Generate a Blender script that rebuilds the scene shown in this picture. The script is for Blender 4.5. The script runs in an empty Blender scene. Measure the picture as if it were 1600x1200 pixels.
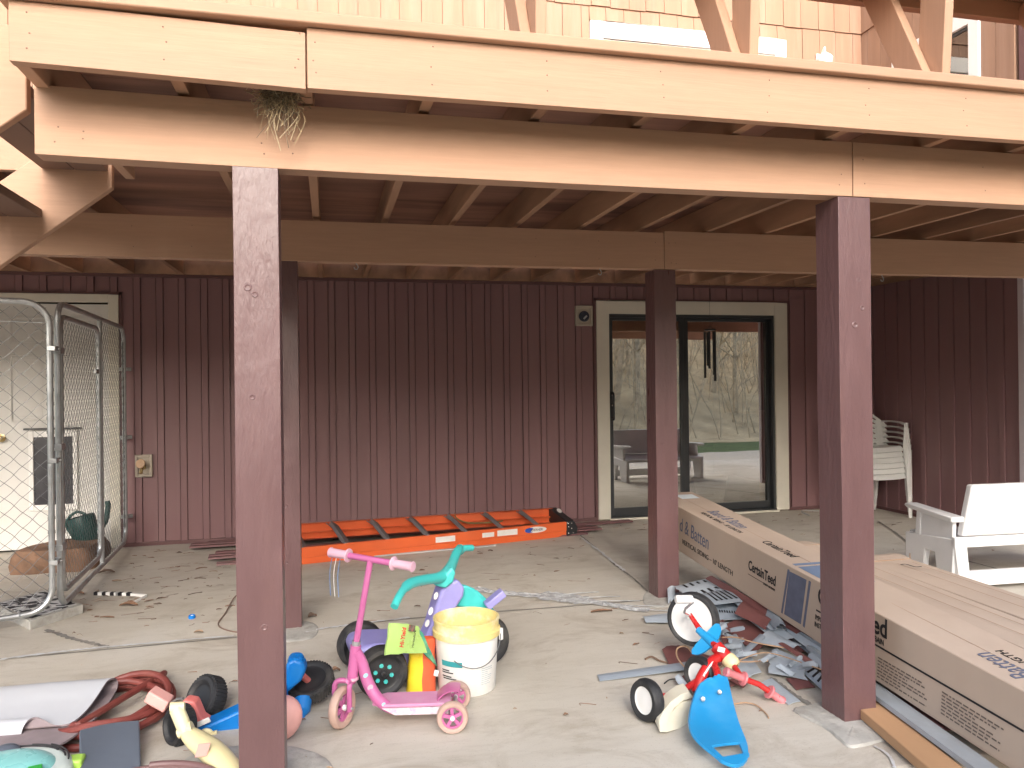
import bpy, bmesh, math, random
from mathutils import Vector, Matrix, noise as mnoise
rad = math.radians
scene = bpy.context.scene
COL = scene.collection

# ---------------------------------------------------------------- camera
FPX, CAMH = 1203.0, 1.33
YAW, PITCH, ROLL = rad(13.36), rad(0.07), rad(-0.685)
_fw = Vector((math.sin(YAW)*math.cos(PITCH), math.cos(YAW)*math.cos(PITCH), math.sin(PITCH)))
_r0 = Vector((math.cos(YAW), -math.sin(YAW), 0)); _u0 = _r0.cross(_fw)
_rt = _r0*math.cos(ROLL) + _u0*math.sin(ROLL)
_up = _u0*math.cos(ROLL) - _r0*math.sin(ROLL)
cam_data = bpy.data.cameras.new('camera')
cam = bpy.data.objects.new('camera', cam_data); COL.objects.link(cam)
cam_data.sensor_fit = 'HORIZONTAL'; cam_data.sensor_width = 36.0
cam_data.lens = FPX/1600*36.0
cam_data.clip_start = 0.05; cam_data.clip_end = 500
mw = Matrix.Identity(4)
for i in range(3):
    mw[i][0] = _rt[i]; mw[i][1] = _up[i]; mw[i][2] = -_fw[i]
mw[0][3], mw[1][3], mw[2][3] = 0, 0, CAMH
cam.matrix_world = mw
scene.camera = cam

# ---------------------------------------------------------------- sky, sun, exposure
SUN_EL, SUN_AZ = rad(23), rad(186)          # bright overcast from behind the viewer
world = bpy.data.worlds.new('World'); scene.world = world
world.use_nodes = True
wn = world.node_tree.nodes; wl = world.node_tree.links
sky = wn.new('ShaderNodeTexSky'); sky.sky_type = 'NISHITA'; sky.sun_disc = False
sky.sun_elevation = SUN_EL; sky.sun_rotation = SUN_AZ
sky.air_density = 1.0; sky.dust_density = 4.0; sky.ozone_density = 1.0
hsv = wn.new('ShaderNodeHueSaturation'); hsv.inputs['Saturation'].default_value = 0.72
wl.new(sky.outputs[0], hsv.inputs['Color'])
wl.new(hsv.outputs[0], wn['Background'].inputs['Color'])
wn['Background'].inputs['Strength'].default_value = 0.15
sl = bpy.data.lights.new('sun', 'SUN'); sl.energy = 1.5; sl.angle = rad(35); sl.color = (1.0, 0.97, 0.945)
so = bpy.data.objects.new('sun', sl); COL.objects.link(so)
_sd = Vector((math.sin(SUN_AZ)*math.cos(SUN_EL), math.cos(SUN_AZ)*math.cos(SUN_EL), math.sin(SUN_EL)))
so.rotation_euler = (-_sd).to_track_quat('-Z', 'Y').to_euler()
so.location = (0, -6, 9)
scene.view_settings.view_transform = 'Standard'
scene.view_settings.look = 'None'
scene.view_settings.exposure = 1.78
scene.view_settings.gamma = 1.0
scene.cycles.max_bounces = 8
scene.cycles.diffuse_bounces = 5

# ---------------------------------------------------------------- helpers
def ray(x, y): return _fw + _rt*((x-800)/FPX) - _up*((y-600)/FPX)
def G(x, y, z=0.0):                       # photo point lying at height z
    d = ray(x, y); t = (z-CAMH)/d.z
    return Vector((d.x*t, d.y*t, z))
def YP(x, y, Y):                          # photo point lying at depth Y
    d = ray(x, y); t = Y/d.y
    return Vector((d.x*t, Y, CAMH+d.z*t))
def V(*a): return Vector(a)

ORG = {}
def origin(o):
    return ORG.get(o.name, Vector((0, 0, 0))) if o else Vector((0, 0, 0))
def link(o): COL.objects.link(o); return o
def tag(o, label=None, cat=None, group=None, kind=None):
    if label: o['label'] = label
    if cat: o['category'] = cat
    if group: o['group'] = group
    if kind: o['kind'] = kind
    return o
def thing(name, label, cat, loc=(0, 0, 0), group=None):
    o = bpy.data.objects.new(name, None); link(o)
    o.location = loc; o.empty_display_size = 0.1
    ORG[o.name] = Vector(loc)
    return tag(o, label, cat, group)

class MB:
    """collects shapes in world coordinates, then links them as one mesh object"""
    def __init__(s): s.v = []; s.f = []; s.m = []
    def add(s, vs, fs, mi=0):
        n = len(s.v); s.v += [Vector(v) for v in vs]
        for f in fs: s.f.append([n+i for i in f]); s.m.append(mi)
    def box(s, x0, x1, y0, y1, z0, z1, mi=0):
        s.obox(V((x0+x1)/2, (y0+y1)/2, (z0+z1)/2), V((x1-x0)/2, 0, 0), V(0, (y1-y0)/2, 0), V(0, 0, (z1-z0)/2), mi)
    def obox(s, c, a, b, d, mi=0):
        c, a, b, d = Vector(c), Vector(a), Vector(b), Vector(d)
        if a.cross(b).dot(d) < 0: d = -d
        vs = [c+a*i+b*j+d*k for k in (-1, 1) for j in (-1, 1) for i in (-1, 1)]
        s.add(vs, [(0, 2, 3, 1), (4, 5, 7, 6), (0, 1, 5, 4), (2, 6, 7, 3), (0, 4, 6, 2), (1, 3, 7, 5)], mi)
    def bar(s, p, q, w, h, upv=(0, 0, 1), mi=0):
        p, q = Vector(p), Vector(q); d = (q-p); L = d.length; d = d/L
        side = d.cross(Vector(upv)).normalized(); u = side.cross(d)
        s.obox((p+q)/2, d*(L/2), side*(w/2), u*(h/2), mi)
    def tube(s, pts, r, n=8, cap=True, closed=False, mi=0, flat=None):
        pts = [Vector(p) for p in pts]; k = len(pts)
        rs = r if isinstance(r, (list, tuple)) else [r]*k
        tans = []
        for i in range(k):
            if closed: t = pts[(i+1) % k]-pts[i-1]
            else: t = pts[min(i+1, k-1)]-pts[max(i-1, 0)]
            tans.append(t.normalized() if t.length > 1e-9 else V(0, 0, 1))
        ref = V(0, 0, 1) if abs(tans[0].z) < 0.9 else V(1, 0, 0)
        a = (ref - tans[0]*ref.dot(tans[0])).normalized()
        base = len(s.v)
        for i in range(k):
            t = tans[i]; a = (a - t*a.dot(t))
            a = a.normalized() if a.length > 1e-9 else t.orthogonal().normalized()
            b = t.cross(a)
            for j in range(n):
                w = 2*math.pi*j/n
                fa, fb = (1, 1) if flat is None else flat
                s.v.append(pts[i] + a*(math.cos(w)*rs[i]*fa) + b*(math.sin(w)*rs[i]*fb))
        for i in range(k if closed else k-1):
            i2 = (i+1) % k
            for j in range(n):
                j2 = (j+1) % n
                s.f.append([base+i*n+j, base+i*n+j2, base+i2*n+j2, base+i2*n+j]); s.m.append(mi)
        if cap and not closed:
            s.f.append([base+j for j in reversed(range(n))]); s.m.append(mi)
            s.f.append([base+(k-1)*n+j for j in range(n)]); s.m.append(mi)
    def lathe(s, o, ax, prof, n=32, mi=0, cap=True, closed=False):
        """prof: list of (radius, distance along axis)"""
        o = Vector(o); ax = Vector(ax).normalized(); a = ax.orthogonal().normalized(); b = ax.cross(a)
        base = len(s.v); k = len(prof)
        for r_, t_ in prof:
            for j in range(n):
                w = 2*math.pi*j/n
                s.v.append(o+ax*t_+(a*math.cos(w)+b*math.sin(w))*r_)
        mis = mi if isinstance(mi, (list, tuple)) else [mi]*k
        for i in range(k if closed else k-1):
            i2 = (i+1) % k
            for j in range(n):
                j2 = (j+1) % n
                s.f.append([base+i*n+j, base+i*n+j2, base+i2*n+j2, base+i2*n+j]); s.m.append(mis[i])
        if cap and not closed:
            if prof[0][0] > 1e-6: s.f.append([base+j for j in reversed(range(n))]); s.m.append(mis[0])
            if prof[-1][0] > 1e-6: s.f.append([base+(k-1)*n+j for j in range(n)]); s.m.append(mis[-1])
    def prism(s, poly, off, mi=0):
        poly = [Vector(p) for p in poly]; off = Vector(off); n = len(poly)
        nrm = Vector((0, 0, 0))
        for i in range(n): nrm += poly[i].cross(poly[(i+1) % n])
        if nrm.dot(off) > 0: poly = poly[::-1]
        s.add(poly+[p+off for p in poly],
              [list(range(n)), list(range(2*n-1, n-1, -1))] +
              [(i, n+i, n+(i+1) % n, (i+1) % n) for i in range(n)], mi)
    def grid(s, rows, th=0.0, mi=0, mi2=None):
        """rows of points -> sheet; th gives it thickness"""
        rows = [[Vector(p) for p in r_] for r_ in rows]; R_, C_ = len(rows), len(rows[0])
        if th <= 0:
            s.add([p for r_ in rows for p in r_],
                  [(i*C_+j, i*C_+j+1, (i+1)*C_+j+1, (i+1)*C_+j) for i in range(R_-1) for j in range(C_-1)], mi); return
        nr = []
        for i in range(R_):
            for j in range(C_):
                du = rows[i][min(j+1, C_-1)]-rows[i][max(j-1, 0)]
                dv = rows[min(i+1, R_-1)][j]-rows[max(i-1, 0)][j]
                n_ = du.cross(dv); nr.append(n_.normalized() if n_.length > 1e-12 else V(0, 0, 1))
        P = [p for r_ in rows for p in r_]; N = len(P)
        A = [p+n_*(th/2) for p, n_ in zip(P, nr)]; B_ = [p-n_*(th/2) for p, n_ in zip(P, nr)]
        n0 = len(s.v); s.v += A+B_
        m2 = mi if mi2 is None else mi2
        for i in range(R_-1):
            for j in range(C_-1):
                q = (i*C_+j, i*C_+j+1, (i+1)*C_+j+1, (i+1)*C_+j)
                s.f.append([n0+k for k in q]); s.m.append(mi)
                s.f.append([n0+N+k for k in reversed(q)]); s.m.append(m2)
        edge = [j for j in range(C_)] + [i*C_+C_-1 for i in range(1, R_)] + \
               [(R_-1)*C_+j for j in range(C_-2, -1, -1)] + [i*C_ for i in range(R_-2, 0, -1)]
        for a_, b_ in zip(edge, edge[1:]+edge[:1]):
            s.f.append([n0+b_, n0+a_, n0+N+a_, n0+N+b_]); s.m.append(m2)
    def ball(s, c, rx, ry=None, rz=None, n=20, m=12, mi=0, rot=None):
        ry = rx if ry is None else ry; rz = rx if rz is None else rz; c = Vector(c)
        rot = rot or Matrix.Identity(3); base = len(s.v)
        for i in range(m+1):
            th = math.pi*i/m
            for j in range(n):
                ph = 2*math.pi*j/n
                s.v.append(c+rot @ V(rx*math.sin(th)*math.cos(ph), ry*math.sin(th)*math.sin(ph), -rz*math.cos(th)))
        for i in range(m):
            for j in range(n):
                j2 = (j+1) % n
                s.f.append([base+i*n+j, base+i*n+j2, base+(i+1)*n+j2, base+(i+1)*n+j]); s.m.append(mi)
    def build(s, name, mats, parent=None, bevel=0, smooth=35, label=None, cat=None, group=None, kind=None, loc=None, segs=2, subd=0):
        me = bpy.data.meshes.new(name)
        off = origin(parent) if parent else (Vector(loc) if loc else Vector((0, 0, 0)))
        me.from_pydata([v-off for v in s.v], [], s.f)
        if not isinstance(mats, (list, tuple)): mats = [mats]
        for m_ in mats: me.materials.append(m_)
        for p, mi in zip(me.polygons, s.m): p.material_index = mi
        me.validate()
        bm = bmesh.new(); bm.from_mesh(me)
        bmesh.ops.remove_doubles(bm, verts=bm.verts, dist=1e-5)
        bm.to_mesh(me); bm.free()
        if smooth:
            me.shade_smooth(); me.set_sharp_from_angle(angle=rad(smooth))
        o = bpy.data.objects.new(name, me); link(o)
        if parent: o.parent = parent; ORG[o.name] = off
        elif loc: o.location = loc; ORG[o.name] = off
        if bevel:
            b = o.modifiers.new('bevel', 'BEVEL'); b.width = bevel; b.segments = segs; b.limit_method = 'ANGLE'; b.angle_limit = rad(40)
            b.harden_normals = False
        if subd:
            b = o.modifiers.new('subdivision', 'SUBSURF'); b.levels = subd; b.render_levels = subd
        return tag(o, label, cat, group, kind)

def B(): return MB()
def spline(pts, n=6, closed=False):
    pts = [Vector(p) for p in pts]; out = []; k = len(pts)
    rng = range(k) if closed else range(k-1)
    for i in rng:
        if closed: p0, p1, p2, p3 = pts[i-1], pts[i], pts[(i+1) % k], pts[(i+2) % k]
        else: p0, p1, p2, p3 = pts[max(i-1, 0)], pts[i], pts[i+1], pts[min(i+2, k-1)]
        for j in range(n):
            t = j/n
            out.append(0.5*((2*p1)+(p2-p0)*t+(2*p0-5*p1+4*p2-p3)*t*t+(3*p1-p0-3*p2+p3)*t**3))
    if not closed: out.append(pts[-1])
    return out
def arc(c, a, b, r, w0, w1, n=16):
    c, a, b = Vector(c), Vector(a).normalized(), Vector(b).normalized()
    return [c+(a*math.cos(rad(w0+(w1-w0)*i/n))+b*math.sin(rad(w0+(w1-w0)*i/n)))*r for i in range(n+1)]
def rounded(pts, r, n=6):
    """open polyline with rounded corners"""
    pts = [Vector(p) for p in pts]; out = [pts[0]]
    for i in range(1, len(pts)-1):
        a, b, c = pts[i-1], pts[i], pts[i+1]
        p = b+(a-b).normalized()*r; q = b+(c-b).normalized()*r
        for j in range(n+1):
            t = j/n; out.append(p*(1-t)**2+b*2*t*(1-t)+q*t*t)
    out.append(pts[-1]); return out
def dup(o, loc=None, rot=None, label=None):
    r = o.copy(); link(r)
    if loc is not None: r.location = loc
    if rot is not None: r.rotation_euler = rot
    if label: r['label'] = label
    for ch in list(o.children):
        c = ch.copy(); link(c); c.parent = r
        for g in list(ch.children):
            d = g.copy(); link(d); d.parent = c
    return r
def text(name, body, mat_, parent, o, xdir, ydir, size, sx=1.0, shear=0.0, align='LEFT', th=0.0006, bold=0.0):
    """flat lettering lying on a surface: o is its baseline start, xdir reading direction, ydir up"""
    cu = bpy.data.curves.new(name, 'FONT'); cu.body = body; cu.size = size; cu.align_x = align; cu.shear = shear
    cu.extrude = th; cu.resolution_u = 4; cu.offset = bold
    tmp = bpy.data.objects.new(name+'_curve', cu); link(tmp)
    dg = bpy.context.evaluated_depsgraph_get(); dg.update()
    me = bpy.data.meshes.new_from_object(tmp.evaluated_get(dg))
    bpy.data.objects.remove(tmp); bpy.data.curves.remove(cu)
    x = Vector(xdir).normalized(); y = Vector(ydir).normalized(); z = x.cross(y).normalized(); y = z.cross(x)
    off = origin(parent); o = Vector(o)
    for v in me.vertices:
        p = v.co.copy(); v.co = o + x*(p.x*sx) + y*p.y + z*(p.z+th+0.0005) - off
    me.materials.clear(); me.materials.append(mat_); me.name = name
    ob = bpy.data.objects.new(name, me); link(ob); ob.parent = parent; ORG[ob.name] = off
    return ob

# ---------------------------------------------------------------- materials
def M(name, base, rough=0.5, var=0.12, scale=6.0, bump=0.0, bscale=60.0, metal=0.0, spec=0.5, stretch=(1, 1, 1),
      dirt=None, dscale=3.0, damount=0.4, coat=0.0, trans=0.0, alpha=1.0, fine=0.0, bdist=0.002, rvar=0.1):
    m = bpy.data.materials.new(name); m.use_nodes = True
    nt = m.node_tree; N = nt.nodes; L = nt.links; bs = N['Principled BSDF']
    tc = N.new('ShaderNodeTexCoord'); mp = N.new('ShaderNodeMapping'); mp.inputs['Scale'].default_value = stretch
    L.new(tc.outputs['Object'], mp.inputs['Vector'])
    def noise(sc, det=4, rough_=0.55):
        n = N.new('ShaderNodeTexNoise'); n.inputs['Scale'].default_value = sc; n.inputs['Detail'].default_value = det
        n.inputs['Roughness'].default_value = rough_; L.new(mp.outputs[0], n.inputs['Vector']); return n
    def mix(fac, c1, c2):
        x = N.new('ShaderNodeMix'); x.data_type = 'RGBA'
        if isinstance(fac, float): x.inputs['Factor'].default_value = fac
        else: L.new(fac, x.inputs['Factor'])
        for sock, c in ((x.inputs['A'], c1), (x.inputs['B'], c2)):
            if isinstance(c, tuple): sock.default_value = c+(1,)
            else: L.new(c, sock)
        return x.outputs['Result']
    def ramp(src, a, b):
        r_ = N.new('ShaderNodeMapRange'); r_.inputs['From Min'].default_value = a; r_.inputs['From Max'].default_value = b
        L.new(src, r_.inputs['Value']); return r_.outputs[0]
    lo = tuple(max(0, c*(1-var)) for c in base); hi = tuple(min(1, c*(1+var)) for c in base)
    n1 = noise(scale)
    col = mix(ramp(n1.outputs['Fac'], 0.3, 0.7), lo, hi)
    if fine:
        n3 = noise(scale*14, 3, 0.7)
        lo2 = tuple(c*(1-fine) for c in base)
        x = N.new('ShaderNodeMix'); x.data_type = 'RGBA'; x.blend_type = 'MULTIPLY'
        L.new(ramp(n3.outputs['Fac'], 0.35, 0.6), x.inputs['Factor']); L.new(col, x.inputs['A'])
        x.inputs['B'].default_value = (1-fine, 1-fine, 1-fine, 1); col = x.outputs['Result']
    if dirt:
        n2 = noise(dscale, 6, 0.65)
        f_ = N.new('ShaderNodeMath'); f_.operation = 'MULTIPLY'; f_.inputs[1].default_value = damount; f_.use_clamp = True
        L.new(ramp(n2.outputs['Fac'], 0.5, 0.68), f_.inputs[0])
        col = mix(f_.outputs[0], col, dirt)
    L.new(col, bs.inputs['Base Color'])
    rr = ramp(n1.outputs['Fac'], 0.2, 0.8); rm = N.new('ShaderNodeMapRange')
    rm.inputs['To Min'].default_value = max(0.02, rough-rvar); rm.inputs['To Max'].default_value = min(1, rough+rvar)
    L.new(rr, rm.inputs['Value']); L.new(rm.outputs[0], bs.inputs['Roughness'])
    bs.inputs['Metallic'].default_value = metal
    bs.inputs['Specular IOR Level'].default_value = spec
    if coat: bs.inputs['Coat Weight'].default_value = coat; bs.inputs['Coat Roughness'].default_value = 0.15
    if trans: bs.inputs['Transmission Weight'].default_value = trans
    if alpha < 1: bs.inputs['Alpha'].default_value = alpha
    if bump:
        nb = noise(bscale, 5, 0.6); bp = N.new('ShaderNodeBump'); bp.inputs['Strength'].default_value = bump
        bp.inputs['Distance'].default_value = bdist
        L.new(nb.outputs['Fac'], bp.inputs['Height']); L.new(bp.outputs[0], bs.inputs['Normal'])
    return m

TAN = (0.48, 0.292, 0.195)
def tan_paint(name, st): return M(name, TAN, 0.6, 0.09, 3, 0.5, 45, stretch=st, spec=0.3, fine=0.06, dirt=(0.42, 0.24, 0.15), dscale=2.2, damount=0.35)
tanX = tan_paint('tan paint on lumber along the house', (0.10, 1, 1.8))
tanY = tan_paint('tan paint on lumber toward the house', (1, 0.10, 1.8))
tanZ = tan_paint('tan paint on upright lumber', (1.6, 1.6, 0.10))
joistW = M('weathered stained joist', (0.38, 0.22, 0.14), 0.75, 0.3, 4, 0.4, 50, stretch=(1.2, 0.15, 1), spec=0.2, dirt=(0.16, 0.095, 0.07), dscale=2.5, damount=0.6)
boardW = M('bare deck board underside', (0.29, 0.155, 0.11), 0.8, 0.35, 4, 0.4, 50, stretch=(0.12, 1, 1), spec=0.2, dirt=(0.05, 0.03, 0.03), dscale=3, damount=0.6)
darkM = M('dark gap', (0.02, 0.017, 0.016), 0.9)
nailM = M('rusty nail head', (0.24, 0.14, 0.10), 0.7, 0.3, 40)
maroon = M('glossy maroon post paint', (0.128, 0.068, 0.070), 0.34, 0.10, 5, 0.6, 26, stretch=(1.6, 1.6, 0.45), spec=0.65, bdist=0.006, rvar=0.10, dirt=(0.16, 0.085, 0.08), dscale=3, damount=0.5)
siding = M('maroon vinyl siding', (0.248, 0.135, 0.14), 0.46, 0.08, 1.2, 0.12, 25, stretch=(1, 1, 0.25), spec=0.45, dirt=(0.27, 0.17, 0.17), dscale=1.4, damount=0.4)
sidingTrim = M('maroon siding trim', (0.14, 0.068, 0.068), 0.5, 0.08, 3)
upperW = M('faded cedar paint', (0.335, 0.205, 0.14), 0.7, 0.10, 3, 0.3, 40, stretch=(3, 3, 0.25), spec=0.25, dirt=(0.40, 0.27, 0.205), dscale=2, damount=0.6)
creamTrim = M('cream door trim', (0.72, 0.685, 0.59), 0.5, 0.06, 3, 0.1, 40, spec=0.35)
whiteTrim = M('white trim', (0.80, 0.79, 0.77), 0.5, 0.03, 3)
whiteDoor = M('white painted door', (0.68, 0.67, 0.645), 0.45, 0.05, 2, dirt=(0.45, 0.42, 0.36), dscale=2, damount=0.25)
slider = M('charcoal door frame', (0.035, 0.038, 0.042), 0.4, 0.15, 5)
blackP = M('black plastic', (0.018, 0.019, 0.022), 0.45, 0.3, 9, 0.2, 80, dirt=(0.09, 0.085, 0.08), dscale=5, damount=0.35)
rubber = M('black rubber tyre', (0.022, 0.023, 0.026), 0.6, 0.3, 12, 0.3, 90, dirt=(0.13, 0.12, 0.105), dscale=6, damount=0.4)
galv = M('galvanised steel', (0.50, 0.52, 0.53), 0.42, 0.16, 14, 0.08, 60, metal=0.75, dirt=(0.25, 0.25, 0.25), dscale=8, damount=0.35)
galvDark = M('dull wire', (0.16, 0.165, 0.17), 0.5, 0.2, 20, metal=0.4)
chrome = M('chrome', (0.7, 0.7, 0.7), 0.22, 0.05, 10, metal=1.0)
brass = M('dull brass', (0.55, 0.42, 0.2), 0.35, 0.2, 10, metal=0.9)
card = M('brown cardboard', (0.46, 0.365, 0.295), 0.85, 0.05, 2.5, 0.06, 140, stretch=(1, 1, 0.3), spec=0.15, dirt=(0.40, 0.30, 0.23), dscale=2, damount=0.35)
cardIn = M('cardboard inside', (0.36, 0.24, 0.165), 0.9, 0.1, 4, spec=0.1)
inkK = M('black ink', (0.03, 0.028, 0.03), 0.8, 0.2, 30, spec=0.1)
inkB = M('slate blue ink', (0.13, 0.14, 0.195), 0.8, 0.12, 20, spec=0.1)
# ================================================================ ground
def concrete_mat():
    m = bpy.data.materials.new('broom finished concrete'); m.use_nodes = True
    nt = m.node_tree; N = nt.nodes; L = nt.links; bs = N['Principled BSDF']
    tc = N.new('ShaderNodeTexCoord')
    def noise(sc, det, ro, st=(1, 1, 1), dist=0.0):
        mp = N.new('ShaderNodeMapping'); mp.inputs['Scale'].default_value = st
        L.new(tc.outputs['Object'], mp.inputs['Vector'])
        n = N.new('ShaderNodeTexNoise'); n.inputs['Scale'].default_value = sc; n.inputs['Detail'].default_value = det
        n.inputs['Roughness'].default_value = ro; n.inputs['Distortion'].default_value = dist
        L.new(mp.outputs[0], n.inputs['Vector']); return n.outputs['Fac']
    def rng(s, a, b, c=0., d=1.):
        r_ = N.new('ShaderNodeMapRange'); L.new(s, r_.inputs['Value'])
        for k, v_ in zip(('From Min', 'From Max', 'To Min', 'To Max'), (a, b, c, d)): r_.inputs[k].default_value = v_
        return r_.outputs[0]
    def mix(f, a, b, bt='MIX'):
        x = N.new('ShaderNodeMix'); x.data_type = 'RGBA'; x.blend_type = bt
        L.new(f, x.inputs['Factor'])
        for sk, c in ((x.inputs['A'], a), (x.inputs['B'], b)):
            if isinstance(c, tuple): sk.default_value = c+(1,)
            else: L.new(c, sk)
        return x.outputs['Result']
    c = mix(rng(noise(0.9, 5, 0.6), 0.35, 0.65), (0.49, 0.45, 0.385), (0.565, 0.53, 0.47))
    c = mix(rng(noise(2.6, 7, 0.72, (0.8, 1.2, 1), 0.8), 0.50, 0.72, 0, 0.6), c, (0.29, 0.235, 0.175))
    c = mix(rng(noise(5, 6, 0.7, (0.25, 1.6, 1)), 0.5, 0.72, 0, 0.25), c, (0.31, 0.26, 0.20))
    c = mix(rng(noise(0.7, 4, 0.6, (1, 1, 1), 1.0), 0.55, 0.75, 0, 0.5), c, (0.55, 0.525, 0.485))
    c = mix(rng(noise(22, 4, 0.75, (0.35, 1.5, 1)), 0.55, 0.8, 0, 0.35), c, (0.28, 0.25, 0.21))
    c = mix(rng(noise(150, 2, 0.6), 0.63, 0.72, 0, 0.5), c, (0.22, 0.18, 0.14))
    L.new(c, bs.inputs['Base Color']); bs.inputs['Roughness'].default_value = 0.85; bs.inputs['Specular IOR Level'].default_value = 0.3
    b1 = N.new('ShaderNodeBump'); b1.inputs['Strength'].default_value = 0.5; b1.inputs['Distance'].default_value = 0.003
    L.new(noise(60, 5, 0.65, (0.3, 1.6, 1)), b1.inputs['Height']); L.new(b1.outputs[0], bs.inputs['Normal'])
    return m
concrete = concrete_mat()
padM = M('rough grey footing concrete', (0.44, 0.43, 0.40), 0.85, 0.14, 9, 0.8, 45, spec=0.25, dirt=(0.27, 0.25, 0.22), dscale=14, damount=0.6, bdist=0.004)
caulkM = M('white joint sealant', (0.58, 0.59, 0.60), 0.55, 0.12, 12, 0.3, 40, dirt=(0.40, 0.37, 0.33), dscale=7, damount=0.7)
jointM = M('dirty joint line', (0.20, 0.19, 0.175), 0.9, 0.25, 9, dirt=(0.35, 0.32, 0.28), dscale=6, damount=0.7)
grassM = M('spring lawn', (0.085, 0.125, 0.045), 0.8, 0.35, 3, 0.8, 60, spec=0.2, bdist=0.02, dirt=(0.14, 0.12, 0.06), dscale=0.8, damount=0.4)
leafLitter = M('leaf covered hillside', (0.60, 0.48, 0.31), 0.9, 0.25, 1.3, 0.8, 20, spec=0.1, bdist=0.05, dirt=(0.44, 0.33, 0.19), dscale=0.9, damount=0.5)
barkM = M('pale bare bark', (0.52, 0.43, 0.31), 0.85, 0.35, 5, spec=0.15)
blossom = M('early leaf haze', (0.30, 0.33, 0.10), 0.8, 0.3, 5, spec=0.1)

b = B(); b.box(-9, 9.5, 2.27, 7.25, -0.16, 0.0)
patio = b.build('concrete_patio', concrete, kind='structure', bevel=0.012)
patio['label'] = 'stained concrete patio slab under the deck'
rnd = random.Random(4)
def strip(name, pts, w, mat_, jit=0.25, z=0.004, th=0.003):
    """uneven band of sealant or dirt along a slab joint"""
    pts = spline(pts, 14); b_ = B(); L_, R_ = [], []
    for i, p in enumerate(pts):
        t = (pts[min(i+1, len(pts)-1)]-pts[max(i-1, 0)]).normalized(); s_ = V(-t.y, t.x, 0)
        wl_ = w/2*(1+rnd.uniform(-jit, jit)); wr_ = w/2*(1+rnd.uniform(-jit, jit))
        L_.append(p+s_*wl_+V(0, 0, z)); R_.append(p-s_*wr_+V(0, 0, z))
    b_.grid([R_, L_], 0); o_ = b_.build(name, mat_, parent=patio, smooth=0); return o_
strip('joint_line', [V(-9, 4.30, 0), V(-3, 4.30, 0), V(-1.6, 4.30, 0), V(-0.2, 4.352, 0), V(0.5, 4.42, 0), V(1.9, 4.40, 0), V(5.5, 4.42, 0)], 0.014, jointM)
strip('joint_sealant', [G(0, 1032), G(85, 1021), G(170, 1012), G(250, 1005), G(365, 995)], 0.024, caulkM, 0.6, 0.006)
strip('joint_sealant', [G(470, 990), G(500, 984), G(560, 976), G(640, 966)], 0.022, caulkM, 0.7, 0.006)
strip('joint_line', [G(905, 836), G(938, 862), G(962, 884), G(990, 905), G(1022, 935)], 0.014, jointM, 0.4, 0.005)
strip('joint_sealant', [G(910, 842), G(950, 872), G(975, 893)], 0.022, caulkM, 0.7, 0.007)
strip('joint_line', [G(72, 985), G(110, 998), G(150, 1008), G(172, 1013)], 0.03, jointM, 0.5, 0.005)
strip('joint_line', [G(1372, 815), G(1395, 830), G(1412, 843), G(1440, 866)], 0.018, jointM, 0.4, 0.005)
strip('joint_line', [G(1490, 872), G(1560, 890), G(1620, 907)], 0.018, jointM, 0.4, 0.005)
strip('joint_line', [G(1205, 1060), G(1232, 1080), G(1262, 1100), G(1300, 1125)], 0.02, jointM, 0.6, 0.005)
strip('joint_sealant', [G(1366, 1168), G(1382, 1177), G(1393, 1188), G(1398, 1202)], 0.011, caulkM, 0.3, 0.006)
def pad(pix, h=0.012):
    pts = [G(*p) for p in pix]; c = sum(pts, V(0, 0, 0))/len(pts)
    ring = spline(pts, 6, True)
    b_ = B(); n = len(ring); rows = []
    for k, (f_, z_) in enumerate(((1.0, 0.001), (0.965, h*0.8), (0.8, h), (0.5, h*1.1), (0.02, h*1.1))):
        rows.append([c+(p-c)*f_*(1+(rnd.uniform(-.02, .02) if k < 3 else 0))+V(0, 0, z_+(rnd.uniform(-.0015, .0015) if 0 < k < 4 else 0)) for p in ring])
    for r_ in rows: r_.append(r_[0])
    b_.grid(rows, 0); return b_.build('footing_pad', padM, parent=patio)
pad([(1240, 1112), (1262, 1104), (1295, 1098), (1372, 1096), (1400, 1108), (1424, 1128), (1420, 1150), (1370, 1162), (1330, 1170), (1312, 1158), (1290, 1140)])
pad([(430, 985), (470, 972), (492, 975), (497, 988), (480, 1000), (430, 1003)], 0.006)
pad([(1006, 930), (1022, 922), (1075, 918), (1085, 938), (1030, 950), (1008, 946)], 0.006)
pad([(280, 1196), (340, 1170), (460, 1168), (520, 1196), (500, 1240), (300, 1245)], 0.008)

# lawn and hillside that lie behind the viewer (seen in the glass)
b = B()
N_ = 60; rows = []
def hill(x, y):
    d = max(0, -y-4.7); z = -0.16 - 0.02*max(0, 2-y)
    z += 0.34*max(0, d-.5)*min(1, d/5) if d > 0 else 0
    return min(z, 6)+(mnoise.noise(V(x*.12, y*.12, 0))*0.8*min(1, d/6))
for i in range(70):
    y = 30-1.35*i
    rows.append([V(-75+2.6*j, y, hill(-75+2.6*j, y)) for j in range(N_)])
b.grid(rows, 0)
ground = b.build('ground', [grassM, leafLitter], kind='structure')
for p in ground.data.polygons:
    c = p.center; p.material_index = 1 if (c.y < -4.9) else 0
    if p.normal.z < 0: pass
ground.data.flip_normals()
bounceM = M('pale bounce gravel', (0.56, 0.50, 0.42), 0.9, 0.18, 20, 0.8, 90, spec=.15, fine=.2, bdist=.01)
b = B(); b.box(-14, 14, -.6, 2.265, -.30, -.150); b.build('added_bounce_strip', bounceM, kind='structure')  # added pale strip over the lawn, bounces warm light up under the deck
b = B(); rw = random.Random(7)
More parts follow.
